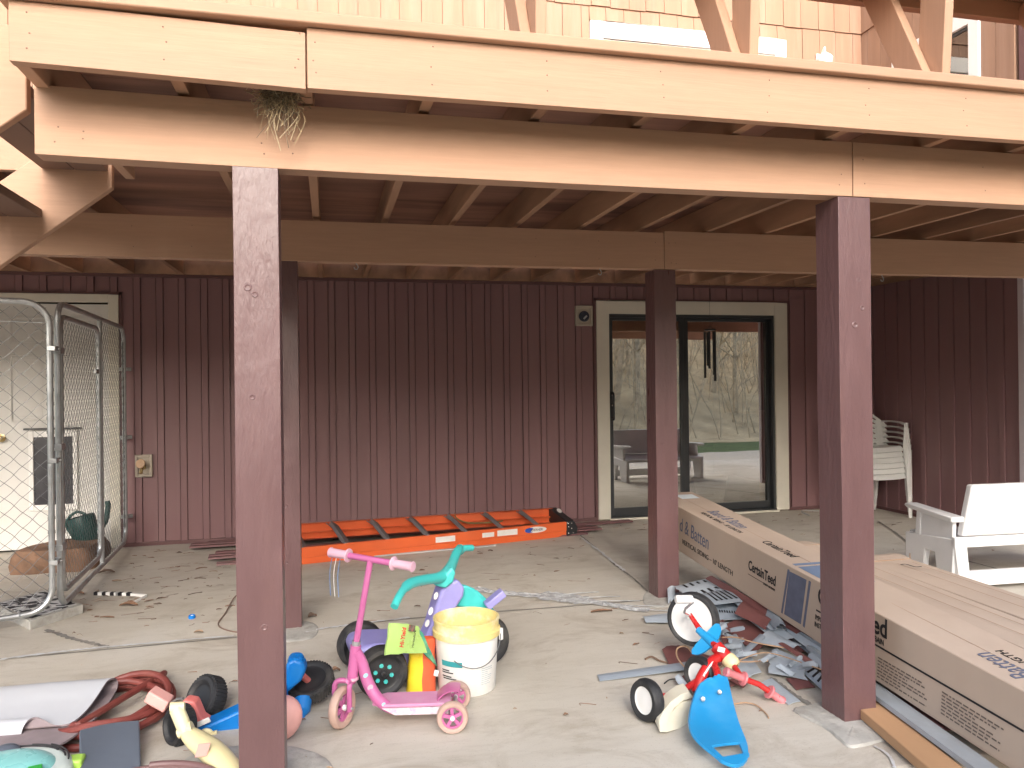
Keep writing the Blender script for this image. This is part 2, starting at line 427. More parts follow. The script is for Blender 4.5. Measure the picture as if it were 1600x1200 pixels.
def tree(b_, x, y):
    z = hill(x, y)-0.2; h = rw.uniform(6, 11); r0 = rw.uniform(.05, .14); lean = V(rw.uniform(-.12, .12), rw.uniform(-.1, .1), 1)
    pts = [V(x, y, z)+lean*(h*t)+V(rw.uniform(-.15, .15), 0, 0)*t for t in (0, .25, .5, .75, 1)]
    b_.tube(pts, [r0, r0*.8, r0*.6, r0*.38, r0*.08], 5, cap=False)
    for k in range(rw.randint(16, 24)):
        t = rw.uniform(.12, .97); p = V(x, y, z)+lean*(h*t); a = rw.uniform(0, 6.28); L_ = rw.uniform(1.0, 3.2)*(1.15-t*.6)
        d = V(math.cos(a), math.sin(a), rw.uniform(.3, 1.2)); q = p+d*L_*.5+V(0, 0, .1); e = p+d*L_+V(rw.uniform(-.3, .3), 0, .3)
        b_.tube([p, q, e], [r0*.28, r0*.18, .008], 3, cap=False)
        for s_ in range(3):
            d2 = V(rw.uniform(-1, 1), rw.uniform(-1, 1), rw.uniform(0, 1)); p2 = p.lerp(e, rw.uniform(.3, .95))
            b_.tube([p2, p2+d2*rw.uniform(.4, 1.0)], [.015, .005], 3, cap=False)
for k in range(130):
    x = rw.uniform(-6, 30); y = rw.uniform(-28, -7.0); tree(b, x, y)
for k in range(40):
    x = rw.uniform(-45, 0); y = rw.uniform(-26, -8); tree(b, x, y)
for k in range(1500):
    x = rw.uniform(-8, 30); y = rw.uniform(-22, -5.6); z = hill(x, y)-.05; h = rw.uniform(.6, 4.5); p = V(x, y, z); d = V(rw.uniform(-.5, .5), rw.uniform(-.2, .2), 1)*h
    b.tube([p, p+d*.5+V(rw.uniform(-.1, .1), 0, 0), p+d], [rw.uniform(.012, .035), .014, .006], 3, cap=False)
    for q_ in range(2):
        t = rw.uniform(.3, .9); e_ = p+d*t; b.tube([e_, e_+V(rw.uniform(-1, 1), rw.uniform(-.4, .4), rw.uniform(.2, 1))*h*.35], [.010, .004], 3, cap=False)
b.build('bare_woods', barkM, kind='stuff', smooth=0, label='bare winter woods on the hillside mirrored in the glass')

# ================================================================ house
YW, XW = 7.10, 5.55
house = thing('house', 'two storey house with maroon vinyl siding below and tan shingles above', 'house', (2.0, YW, 0))
PITCH_B, PH = 0.1787, -0.151
def siding_strip(b_, x0, x1, z0, z1, frm):
    """board and batten profile from x0 to x1; frm(u, d, z) gives the world point, d = distance out of the wall"""
    prof = []
    k = math.floor((x0-PH)/PITCH_B)-1
    while True:
        c = PH+k*PITCH_B
        if c-0.04 > x1: break
        prof += [(c-.0318, 0.0), (c-.0310, -.014), (c-.0258, -.014), (c-.0250, .011), (c+.0250, .011), (c+.0258, -.014), (c+.0310, -.014), (c+.0318, 0.0)]
        k += 1
    def at(u):
        for (a, d0), (c_, d1) in zip(prof, prof[1:]):
            if a <= u <= c_: return d0+(d1-d0)*((u-a)/(c_-a) if c_ > a else 0)
        return 0.0
    pr = [(x0, at(x0))]+[p for p in prof if x0 < p[0] < x1]+[(x1, at(x1))]
    for (a, d0), (c_, d1) in zip(pr, pr[1:]):
        b_.add([frm(a, d0, z0), frm(c_, d1, z0), frm(c_, d1, z1), frm(a, d0, z1)], [(0, 1, 2, 3)])
fb = lambda u, d, z: V(u, YW-d, z)
fw_ = lambda u, d, z: V(XW-d, u, z)
b = B()
ZT = 2.31
siding_strip(b, -6, -2.72, 0.03, ZT, fb); siding_strip(b, -2.72, -1.72, 2.13, ZT, fb)
siding_strip(b, -1.72, 2.53, 0.03, ZT, fb); siding_strip(b, 2.53, 4.608, 2.14, ZT, fb); siding_strip(b, 4.608, XW, 0.03, ZT, fb)
b.build('siding', siding, house, smooth=0)
b = B()
b.box(-6, -2.72, YW-.016, YW, 0, .032); b.box(-1.72, 2.53, YW-.016, YW, 0, .032); b.box(4.608, XW, YW-.016, YW, 0, .032)
b.box(-1.72, -1.697, YW-.018, YW, .032, 2.15); b.box(-2.745, -1.697, YW-.018, YW, 2.13, 2.153)
b.box(2.507, 2.53, YW-.018, YW, .032, 2.163); b.box(2.507, 4.632, YW-.018, YW, 2.14, 2.163); b.box(4.608, 4.632, YW-.018, YW, .032, 2.14)
b.box(-6, XW-.03, YW-.02, YW, ZT-.028, ZT); b.box(XW-.03, XW, YW-.03, YW, 0, 2.44)
b.build('siding_channel', sidingTrim, house, bevel=.002)
b = B(); siding_strip(b, 5.22, YW-.03, 0.03, 2.42, fw_); b.build('siding', siding, house, smooth=0)
b = B(); b.box(XW-.016, XW, 5.22, YW-.03, 0, .032)
b.build('siding_channel', sidingTrim, house, bevel=.002)
# wing front and its pale corner boards
lav = M('pale lilac corner board', (0.62, 0.56, 0.60), 0.5, 0.04, 3)
b = B(); b.box(XW-.012, XW+.10, 5.165, 5.22, 0, 2.42); b.build('corner_board', lav, house, bevel=.003)
b = B(); siding_strip(b, XW+.10, 9.0, 0.0, 6.8, lambda u, d, z: V(u, 5.19-d, z)); b.build('siding', siding, house, smooth=0)
b = B(); b.box(XW+.0, XW+.06, 5.13, 5.19, 2.47, 6.8); b.build('corner_board', sidingTrim, house, bevel=.003)
b = B(); b.box(XW+.06, XW+.2, 5.155, 5.185, 2.47, 6.8); b.build('corner_board', lav, house, bevel=.003)
# upper storey, two courses of shingle boards
def shingles(b_, u0, u1, z0, z1, frm, seed, out=0.0):
    r_ = random.Random(seed); u = u0
    while u < u1-.01:
        w = min(.19+r_.uniform(-.02, .02), u1-u); dz = r_.uniform(-.006, .006); o_ = out+r_.uniform(-.002, .002)
        p = [frm(u+.0025, o_+.016, z0+dz), frm(u+w-.0025, o_+.016, z0+dz), frm(u+w-.0025, o_+.002, z1), frm(u+.0025, o_+.002, z1)]
        q = [frm(u+.0025, o_-.02, z0+dz), frm(u+w-.0025, o_-.02, z0+dz), frm(u+w-.0025, o_-.02, z1), frm(u+.0025, o_-.02, z1)]
        b_.add(p+q, [(0, 1, 2, 3), (0, 4, 5, 1), (1, 5, 6, 2), (3, 7, 4, 0)])
        u += w
b = B()
for (x0, x1, z0, z1) in ((-6, 2.50, 2.46, 5.01), (4.64, XW, 2.46, 5.01), (2.50, 4.64, 4.87, 5.01), (-6, XW, 5.01, 6.7)):
    shingles(b, x0, x1, z0, z1, fb, int(x0*10+z0*100), .0)
b.box(-6, XW, YW+.02, YW+.06, 2.46, 6.7)
b.build('shingle_wall', upperW, house, smooth=0)
b = B()
for (y0, y1, z0, z1) in ((5.22, 5.56, 2.46, 5.01), (6.62, YW, 2.46, 5.01), (5.56, 6.62, 4.60, 5.01), (5.56, 6.62, 2.46, 3.2), (5.22, YW, 5.01, 6.7)):
    shingles(b, y0, y1, z0, z1, fw_, int(y0*10+z0*100)+3)
b.box(XW+.02, XW+.06, 5.22, YW, 2.46, 3.2); b.box(XW+.02, XW+.06, 5.22, YW, 4.6, 6.7); b.box(XW+.02, XW+.06, 5.22, 5.56, 3.2, 4.6); b.box(XW+.02, XW+.06, 6.62, YW, 3.2, 4.6)
b.build('shingle_wall', upperW, house, smooth=0)
b = B(); b.prism([V(-6.5, 6.6, 6.7), V(-6.5, 12.5, 6.7), V(-6.5, 9.5, 8.6)], V(16, 0, 0)); b.build('roof', M('asphalt shingles', (.06, .055, .05), .9), house)
b = B(); b.box(-6, -5.95, YW+.06, 12, 0, 6.69); b.box(8.95, 9.0, 5.25, 12, 0, 6.69); b.box(-5.9, 8.9, 11.95, 12, 0, 6.69); b.box(-5.9, 8.9, YW+.07, 11.9, 2.42, 2.52)
b.build('outer_wall', upperW, house, smooth=0)

# glass that mirrors the hillside
def glass_mat(name, refl, tint=(.75, .8, .8)):
    m = bpy.data.materials.new(name); m.use_nodes = True; N = m.node_tree.nodes; L = m.node_tree.links
    N.remove(N['Principled BSDF']); out = N['Material Output']
    t = N.new('ShaderNodeBsdfTransparent'); t.inputs[0].default_value = tint+(1,)
    g = N.new('ShaderNodeBsdfGlossy'); g.inputs['Roughness'].default_value = 0.0; g.inputs[0].default_value = (1, .98, .95, 1)
    tc = N.new('ShaderNodeTexCoord'); nz = N.new('ShaderNodeTexNoise'); nz.inputs['Scale'].default_value = 2.2; nz.inputs['Detail'].default_value = 1
    bp = N.new('ShaderNodeBump'); bp.inputs['Strength'].default_value = 0.12; bp.inputs['Distance'].default_value = 0.004
    L.new(tc.outputs['Object'], nz.inputs['Vector']); L.new(nz.outputs[0], bp.inputs['Height']); L.new(bp.outputs[0], g.inputs['Normal'])
    fr = N.new('ShaderNodeFresnel'); fr.inputs[0].default_value = 1.5
    ad = N.new('ShaderNodeMath'); ad.operation = 'ADD'; ad.use_clamp = True; ad.inputs[1].default_value = refl; L.new(fr.outputs[0], ad.inputs[0])
    mx = N.new('ShaderNodeMixShader'); L.new(ad.outputs[0], mx.inputs[0]); L.new(t.outputs[0], mx.inputs[1]); L.new(g.outputs[0], mx.inputs[2])
    L.new(mx.outputs[0], out.inputs[0]); return m
glassM = glass_mat('reflective door glass', 0.46)
glassU = glass_mat('upper window glass', 0.12)

# sliding patio door
b = B()
b.box(2.53, 2.655, YW-.028, YW+.02, .012, 2.14); b.box(4.462, 4.608, YW-.028, YW+.02, .012, 2.14); b.box(2.655, 4.462, YW-.028, YW+.02, 2.012, 2.14)
sd = b.build('sliding_door', creamTrim, house, bevel=.004)
b = B()
b.box(2.655, 2.676, YW-.012, YW+.10, .03, 2.012); b.box(4.437, 4.462, YW-.012, YW+.10, .03, 2.012)
b.box(2.676, 4.437, YW-.012, YW+.10, 1.98, 2.012); b.box(2.655, 4.462, YW-.03, YW+.11, .0, .03)
# sliding leaf in front, fixed leaf behind
b.box(2.676, 2.702, YW+.005, YW+.045, .03, 1.98); b.box(3.42, 3.46, YW+.005, YW+.045, .03, 1.98)
b.box(2.702, 3.42, YW+.005, YW+.045, 1.95, 1.98); b.box(2.702, 3.42, YW+.005, YW+.045, .03, .11)
b.box(3.46, 3.525, YW+.05, YW+.09, .03, 1.98); b.box(4.405, 4.437, YW+.05, YW+.09, .03, 1.98)
b.box(3.525, 4.405, YW+.05, YW+.09, 1.95, 1.98); b.box(3.525, 4.405, YW+.05, YW+.09, .03, .10)
b.build('door_frame', slider, sd, bevel=.003)
b = B(); b.box(2.64, 4.475, YW-.06, YW-.03, 0, .018); b.build('threshold', creamTrim, sd, bevel=.003)
b = B(); b.box(2.702, 3.42, YW+.022, YW+.026, .11, 1.95); b.build('glass_pane', glassM, sd, smooth=0)
b = B(); b.box(3.525, 4.405, YW+.068, YW+.072, .10, 1.95); b.build('glass_pane', glassM, sd, smooth=0)
b = B(); b.tube(rounded([V(2.690, YW+.005, .98), V(2.690, YW-.045, .98), V(2.690, YW-.045, 1.24), V(2.690, YW+.005, 1.24)], .02), .011, 8)
for z in (.955, 1.10, 1.20): b.ball(V(2.690, YW-.001, z+.02), .009, mi=1)
b.build('door_handle', [blackP, chrome], sd)
# dim room behind the glass with a planter pot
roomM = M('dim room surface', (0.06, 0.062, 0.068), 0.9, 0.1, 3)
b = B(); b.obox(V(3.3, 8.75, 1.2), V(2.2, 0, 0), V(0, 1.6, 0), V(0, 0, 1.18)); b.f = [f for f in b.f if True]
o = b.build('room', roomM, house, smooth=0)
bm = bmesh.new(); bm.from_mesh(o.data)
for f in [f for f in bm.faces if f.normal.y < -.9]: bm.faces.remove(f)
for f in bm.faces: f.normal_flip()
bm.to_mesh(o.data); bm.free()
potM = M('beige planter', (0.62, 0.52, 0.40), 0.6, 0.08, 4)
c = YP(1110, 775, 7.55); c.z = .02
b = B(); b.lathe(c, V(0, 0, 1), [(.125, 0), (.13, .01), (.175, .27), (.185, .28), (.185, .31), (.165, .31), (.16, .25), (0.0, .25)], 32); 
b.lathe(c, V(0, 0, 1), [(.17, -.0), (.18, .03), (.14, .03), (.14, 0.002)], 32, mi=1)
b.build('planter_pot', [potM, M('terracotta saucer', (.42, .2, .12), .8)], label='beige planter pot standing behind the sliding glass door', cat='planter')
b = B(); woodM = M('pine leg', (0.42, 0.27, 0.15), 0.6, .1, 4, stretch=(1, 1, .2))
p = YP(1194, 775, 7.4); b.box(p.x-.03, p.x+.03, 7.4, 7.44, .02, .98); b.box(p.x-.02, p.x+.5, 7.4, 7.9, .98, 1.01)
b.box(p.x+.42, p.x+.48, 7.8, 7.84, .02, .98)
b.build('wooden_stand', woodM, label='pine stand behind the right edge of the sliding glass', cat='stand', bevel=.003)

# white entry door with pet flap
b = B(); b.box(-1.80, -1.72, YW-.028, YW+.02, .0, 2.13); b.box(-2.745, -2.665, YW-.028, YW+.02, 0, 2.13); b.box(-2.665, -1.80, YW-.028, YW+.02, 2.065, 2.13)
ed = b.build('entry_door', creamTrim, house, bevel=.004)
b = B(); b.box(-2.665, -1.80, YW+.06, YW+.08, 0.01, 2.065); b.build('dark_gap', darkM, ed, smooth=0)
b = B()
def panelled(b_, x0, x1, z0, z1, y, rects):
    b_.box(x0, x1, y, y+.04, z0, z1)
    for (a, c_, d, e) in rects:
        t = .012
        for q in ((a, a+t, d, e), (c_-t, c_, d, e), (a+t, c_-t, d, d+t), (a+t, c_-t, e-t, e)): b_.box(q[0], q[1], y-.006, y, q[2], q[3])
        b_.box(a+.035, c_-.035, y-.004, y, d+.035, e-.035)
panelled(b, -2.66, -1.805, .02, 2.05, YW+.012, [(-2.55, -2.28, 1.72, 1.94), (-2.18, -1.91, 1.72, 1.94), (-2.55, -2.28, 1.08, 1.62), (-2.18, -1.91, 1.08, 1.62)])
b.build('door_leaf', whiteDoor, ed, bevel=.002)
flapM = M('dark pet flap', (0.028, 0.028, 0.036), 0.35, 0.2, 6, spec=.6)
b = B()
for q in ((-2.415, -2.378, .34, .99), (-2.085, -2.05, .34, .99), (-2.378, -2.085, .945, .99), (-2.378, -2.085, .34, .385)): b.box(q[0], q[1], YW-.016, YW+.012, q[2], q[3])
b.build('pet_door_frame', whiteTrim, ed, bevel=.004)
b = B(); b.box(-2.378, -2.085, YW-.002, YW+.006, .385, .945); b.build('pet_flap', flapM, ed)
b = B(); b.box(-2.45, -2.02, YW-.02, YW+.01, 1.005, 1.02); b.build('flap_hood', M('grey seal', (.12, .12, .12), .7), ed, bevel=.003)
p = V(-2.618, YW, .944)
b = B(); b.lathe(p+V(0, .012, 0), V(0, -1, 0), [(.032, 0), (.032, .006), (.012, .01), (.012, .035), (.026, .045), (.03, .06), (.022, .072), (0, .075)], 20); b.build('door_knob', brass, ed)

# exhaust block and faucet block
blockM = M('almond mounting block', (0.50, 0.44, 0.36), 0.5, 0.05, 4)
def block(x0, x1, z0, z1, name):
    b_ = B(); t = .022; y0, y1 = YW-.03, YW+.002
    for q in ((x0, x0+t, z0, z1), (x1-t, x1, z0, z1), (x0+t, x1-t, z1-t, z1), (x0+t, x1-t, z0, z0+t)): b_.box(q[0], q[1], y0, y1, q[2], q[3])
    b_.box(x0+t, x1-t, y0+.012, y1, z0+t, z1-t); return b_.build(name, blockM, house, bevel=.003)
vb = block(2.318, 2.492, 1.892, 2.086, 'vent_block')
vc = V(2.405, YW-.016, 1.985)
b = B(); b.lathe(vc, V(0, -1, 0), [(.052, 0), (.052, .012), (.046, .014), (.044, .004), (0, .004)], 28); b.build('vent_opening', M('dark blue vent', (.03, .04, .07), .3, .2, 8), vb)
b = B(); b.bar(vc+V(-.006, -.013, -.026), vc+V(.026, -.013, .005), .016, .004, (0, 1, 0)); b.build('vent_louvre', M('pale vent flap', (.5, .52, .55), .4), vb)
fbk = block(-1.605, -1.470, .588, .776, 'faucet_block')
fc = V(-1.538, YW-.02, .672)
b = B(); b.lathe(fc, V(0, -1, 0), [(.02, 0), (.02, .03), (.013, .035), (.013, .075)], 16); b.tube([fc+V(0, -.06, 0), fc+V(.0, -.085, -.012), fc+V(0, -.10, -.045)], [.012, .013, .014], 12)
b.build('faucet', brass, fbk)
b = B(); b.lathe(fc+V(.002, -.03, .02), V(-.2, -1, .3), [(.0, .046), (.036, .046), (.040, .052), (.036, .06), (.012, .062), (0, .062)], 20, cap=False); b.build('faucet_handle', M('tan faucet wheel', (.55, .36, .22), .5), fbk)

# upper sliding door and wing window
b = B()
b.box(2.504, 2.63, YW-.03, YW+.02, 2.46, 4.86); b.box(4.51, 4.636, YW-.03, YW+.02, 2.46, 4.86); b.box(2.63, 4.51, YW-.03, YW+.02, 4.70, 4.86)
ud = b.build('upper_door', whiteTrim, house, bevel=.004)
b = B(); b.box(2.63, 2.70, YW-.01, YW+.04, 2.46, 4.695); b.box(4.44, 4.51, YW-.01, YW+.04, 2.46, 4.695); b.box(2.70, 4.44, YW-.01, YW+.04, 4.60, 4.695); b.box(3.53, 3.61, YW-.008, YW+.04, 2.46, 4.60)
b.build('door_frame', whiteTrim, ud, bevel=.003)
b = B(); b.box(2.70, 4.44, YW+.015, YW+.019, 2.46, 4.60); b.build('glass_pane', glassU, ud, smooth=0)
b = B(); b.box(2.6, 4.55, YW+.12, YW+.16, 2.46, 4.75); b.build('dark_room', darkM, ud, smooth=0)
b = B(); x0, x1 = XW-.03, XW+.03
b.box(x0, x1, 5.56, 5.67, 3.2, 4.60); b.box(x0, x1, 6.51, 6.62, 3.2, 4.60); b.box(x0, x1, 5.67, 6.51, 4.47, 4.60); b.box(x0, x1, 5.67, 6.51, 3.2, 3.32)
ww = b.build('wing_window', whiteTrim, house, bevel=.004)
b = B(); b.box(XW+.0, XW+.02, 5.67, 5.70, 3.32, 4.47); b.box(XW+.0, XW+.02, 6.48, 6.51, 3.32, 4.47); b.box(XW, XW+.02, 5.70, 6.48, 4.44, 4.47); b.build('window_sash', slider, ww)
b = B(); b.box(XW+.010, XW+.013, 5.70, 6.48, 3.32, 4.44); b.build('glass_pane', glassU, ww, smooth=0)
b = B()
for k in range(40): b.obox(V(XW+.06, 6.09, 3.34+k*.0285), V(.012, 0, .008), V(0, .40, 0), V(-.0006, 0, .0009))
b.build('window_blind', M('tan blind slats', (.30, .21, .15), .6), ww, smooth=0)
# porch lamp on the upper wall
lm = thing('wall_lantern', 'small white wall lantern on the tan shingles above the deck', 'wall lamp', (5.03, YW-.02, 4.72))
lc = V(5.03, YW-.11, 4.6)
b = B(); b.box(4.99, 5.07, YW-.03, YW-.015, 4.55, 4.75); b.tube(rounded([V(5.03, YW-.03, 4.70), V(5.03, YW-.11, 4.80), V(5.03, YW-.11, 4.73)], .03), .009)
b.build('backplate', whiteTrim, lm, bevel=.004)
b = B(); b.lathe(lc, V(0, 0, 1), [(.045, -.14), (.05, -.13), (.075, .06), (.08, .07), (.06, .10), (.02, .13), (0, .135)], 8); b.build('lamp_shade', M('frosted lamp glass', (.75, .77, .78), .3), lm, smooth=20)
# ================================================================ deck
deck = thing('wooden_deck', 'raised tan painted timber deck on maroon square posts', 'deck', (0.8, 2.4, 0))
rd = random.Random(11)
def jz(y): return 2.262+.0105*(y-2.6)
def nails(b_, pts, n=(0, -1, 0), r=.0032):
    for p in pts: b_.lathe(p, n, [(r, -.002), (r, .0006), (0, .0008)], 7, mi=1)
def board_x(name, x0, x1, y0, y1, z0, z1, nl=(), sag=0.0, dz=0.0):
    b_ = B(); n = 14; rows = []
    for i in range(n+1):
        t = i/n; x = x0+(x1-x0)*t; s_ = -sag*4*t*(1-t)+dz*t+mnoise.noise(V(x*.7, z0*9, 3))*.003
        rows.append([V(x, y0, z0+s_), V(x, y1, z0+s_), V(x, y1, z1+s_), V(x, y0, z1+s_)])
    base = len(b_.v)
    for r_ in rows: b_.v += r_
    for i in range(n):
        for j in range(4):
            j2 = (j+1) % 4; b_.f.append([base+i*4+j, base+i*4+j2, base+(i+1)*4+j2, base+(i+1)*4+j]); b_.m.append(0)
    b_.f.append([base+3, base+2, base+1, base]); b_.m.append(0); e = base+n*4; b_.f.append([e, e+1, e+2, e+3]); b_.m.append(0)
    nails(b_, [V(x, y0-.0005, z) for x, z in nl])
    return b_.build(name, [tanX, nailM], deck, bevel=.004)
def nl_at(xs, zs): return [(x+rd.uniform(-.008, .008), z+rd.uniform(-.012, .012)) for x in xs for z in zs]
board_x('fascia_board', -.855, -.0585, 2.40, 2.438, 2.246, 2.416, nl_at((-.81, -.45, -.082), (2.285, 2.33, 2.385)), dz=-.017)
board_x('fascia_board', -.0535, 2.95, 2.40, 2.438, 2.233, 2.416, nl_at((-.03, .33, .70, 1.10, 1.5, 1.9, 2.32, 2.72), (2.28, 2.33, 2.385)), dz=.006)
board_x('fascia_board', 2.955, 6.3, 2.40, 2.438, 2.238, 2.416, nl_at((3.0, 3.5, 3.9), (2.28, 2.33, 2.385)))
b = B(); b.box(-.855, -.817, 2.439, 3.66, 2.25, 2.415); b.box(-6.0, -.92, 3.62, 3.658, 2.255, 2.422); b.build('rim_joist', tanY, deck, bevel=.003)
def beam(x0, x1, y0, y1, z0, z1, sag, dz, nl):
    board_x('beam', x0, x1, y0, y1, z0, z1, nl, sag, dz)
beam(-.86, 1.985, 2.60, 2.676, 2.047, 2.258, .008, 0, nl_at((-.8, -.72, -.2, -.1, 1.93), (2.09, 2.13)))
beam(1.989, 6.2, 2.60, 2.676, 2.047, 2.258, 0, 0, nl_at((2.04, 2.6, 3.4), (2.09, 2.2)))
beam(-6.0, 2.018, 4.40, 4.478, 2.048, 2.272, .012, -.014, nl_at((-1.0, -.7, 1.2, 1.6, 1.96), (2.08, 2.2)))
beam(2.022, 6.2, 4.40, 4.478, 2.034, 2.268, 0, .012, nl_at((2.06, 2.1), (2.08, 2.2)))
JX = [-.44, -.06, .325, .715, 1.10, 1.495, 1.89, 2.325, 2.735, 3.13, 3.53, 3.915, 4.31, 4.70, 5.10, 5.46]
for x in [-5.9+.39*k_ for k_ in range(13)]+JX:
    b = B(); w = .019; y0, y1 = (2.439 if x > -.85 else 3.66), (7.06 if x < XW else 5.1)
    zz = rd.uniform(-.004, .004)
    b.add([V(x+s_*w, y, jz(y)+zz*(1 if k == 0 else 0)+k*.152) for y in (y0, y1) for k in (0, 1) for s_ in (-1, 1)],
          [(0, 2, 3, 1), (4, 5, 7, 6), (0, 1, 5, 4), (2, 6, 7, 3), (0, 4, 6, 2), (1, 3, 7, 5)])
    b.build('joist', joistW, deck, bevel=.002)
b = B(); b.box(-6.0, XW-.02, YW-.04, YW-.002, 2.312, 2.46); b.build('ledger', joistW, deck, bevel=.002)
# blocking pieces seen between joists
b = B(); b.box(-.70, -.55, 2.475, 2.51, 2.275, 2.40); b.build('blocking', joistW, deck, bevel=.002)
# floor boards, front one overhangs as a nosing
b = B(); b.box(-.885, 6.3, 2.372, 2.512, 2.419, 2.456); b.build('nosing_board', tanX, deck, bevel=.005)
b = B(); y = 2.515
while y < 7.0:
    y1 = min(y+.138, 7.05); z = jz(y)+.1535
    xe = 6.3 if y1 < 5.1 else XW-.015
    b.box(-.88 if y < 3.6 else -6.0, xe, y, y1, z+rd.uniform(0, .0015), z+.036); y += .1405
b.build('floor_boards', boardW, deck, bevel=.002)
# posts
for x0, y0, z1 in ((-.295, 2.602, 2.046), (1.922, 2.602, 2.044), (-.305, 4.412, 2.040), (1.957, 4.412, 2.030)):
    b = B(); n = 16; w = .142; ang = rd.uniform(-.01, .01)
    rows = []
    for i in range(n+1):
        z = z1*i/n; rows.append([V(x0+dx*w+mnoise.noise(V(z*2, x0, dx))*.0025, y0+dy*w+mnoise.noise(V(z*2, y0, dy+9))*.0025, z) for dx, dy in ((0, 0), (1, 0), (1, 1), (0, 1))])
    base = 0
    for r_ in rows: b.v += r_
    for i in range(n):
        for j in range(4):
            j2 = (j+1) % 4; b.f.append([i*4+j, i*4+j2, (i+1)*4+j2, (i+1)*4+j]); b.m.append(0)
    b.f.append([3, 2, 1, 0]); b.m.append(0); e = n*4; b.f.append([e, e+1, e+2, e+3]); b.m.append(0)
    # knots
    for k in range(4):
        p = V(x0+rd.uniform(.03, .11), y0+.0005, rd.uniform(.25, 1.8)); r_ = rd.uniform(.006, .011)
        b.lathe(p, V(0, -1, 0), [(r_*1.5, -.001), (r_*1.3, .0018), (r_*.9, .0022), (r_*.65, .0004), (0, -.001)], 12)
    b.build('post', maroon, deck, bevel=.004)
# screw hooks under the rear beam
for p in (YP(556, 411, 4.44), YP(937, 424, 4.44), YP(1378, 427, 4.44)):
    z0 = 2.05; b = B(); q = V(p.x, 4.44, z0)
    b.tube([q+V(0, 0, .02), q+V(0, 0, -.02), q+V(.008, 0, -.03), q+V(.013, 0, -.043), q+V(.006, 0, -.056), q+V(-.006, 0, -.054), q+V(-.010, 0, -.044)], .0028, 6)
    b.build('hook', galv, deck)
# bench along the deck edge: V shaped supports, rail and seat
for i, xc in enumerate((.70, 1.49, 2.305, 3.12)):
    b = B(); t = .019
    for dx, foot, head, hw in ((0.0, V(0, 2.54, 2.46), V(0, 2.495, 3.03), .066), (-.0, V(0, 2.551, 2.46), V(0, 2.83, 3.03), .064)):
        d = (head-foot).normalized(); s_ = V(0, d.z, -d.y)
        pl = [foot-s_*hw, foot+s_*hw, head+s_*hw, head-s_*hw]
        for p in pl[:2]: p.z = 2.458
        xx = xc+(-t if foot.y < 2.545 else -t-.039)
        b.prism([V(xx, p.y, p.z) for p in pl], V(.038, 0, 0))
    b.build('bench_support', tanZ, deck, bevel=.003)
b = B(); b.box(.3, 5.2, 2.86, 2.90, 2.955, 3.04); b.box(.3, 5.2, 2.455, 2.493, 2.955, 3.04); b.build('bench_rail', tanX, deck, bevel=.003)
b = B()
for k in range(4): b.box(.25, 5.25, 2.42+.142*k, 2.42+.142*k+.138, 3.042, 3.078)
b.build('bench_seat', tanX, deck, bevel=.003)

# stairs going down to the left
st = thing('deck_stairs', 'tan timber stairs running down from the left end of the deck', 'stairs', (-.88, 3.1, 0))
sl_ = .81; L_ = 2.9
for y0 in (2.615, 3.56):
    b = B()
    b.prism([V(-.885, y0, 2.185), V(-.885, y0, 2.44), V(-1.0, y0, 2.44), V(-.885-L_-.05, y0, 2.44-(L_-.07)*sl_), V(-.885-L_-.05, y0, 0.005), V(-.885-2.185/sl_, y0, .005)], V(0, .038, 0))
    b.build('stringer', tanX, st, bevel=.004)
for i in range(11):
    x1 = -.90-.252*i; z = 2.40-.204*(i+.55)
    b = B()
    for k in range(2): b.box(x1-.127*(k+1)+.003, x1-.127*k, 2.655, 3.558, z-.036, z)
    b.build('tread', joistW if False else M('stair tread', (0.21, 0.125, 0.09), .7, .15, 4, stretch=(1, .1, 1)) if i == 0 else bpy.data.materials['stair tread'], st, bevel=.003)

# bird nest wedged on the front beam
rn = random.Random(3); b = B(); nc = V(-.145, 2.56, 2.262)
for k in range(420):
    a = rn.uniform(0, 6.28); r_ = rn.uniform(.01, .055); h = rn.uniform(-.045, .02)
    p = nc+V(math.cos(a)*r_*1.1, math.sin(a)*r_*.55-.02, h); d = V(rn.uniform(-1, 1), rn.uniform(-.5, .5), rn.uniform(-.5, .4)).normalized()
    L2 = rn.uniform(.025, .06); m_ = p+d*L2*.5+V(rn.uniform(-.015, .015), rn.uniform(-.015, .005), rn.uniform(-.02, .015)); e = p+d*L2
    b.tube(spline([p, m_, e], 3), rn.uniform(.0006, .0016), 3, cap=False, mi=k % 3)
for k in range(34):
    p = nc+V(rn.uniform(-.05, .06), -.035, rn.uniform(-.05, .02)); L2 = rn.uniform(.05, .16)
    b.tube(spline([p, p+V(rn.uniform(-.03, .03), -.015, -L2*.4), p+V(rn.uniform(-.05, .03), -.012, -L2)], 4), rn.uniform(.0006, .0014), 3, cap=False, mi=k % 3)
b.build('bird_nest', [M('dry straw', (.32, .24, .14), .9, .3, 30), M('grey grass', (.17, .13, .09), .9, .3, 30), M('pale straw', (.46, .37, .24), .9, .2, 30)], label='straw bird nest wedged above the front beam', cat='nest', smooth=0)
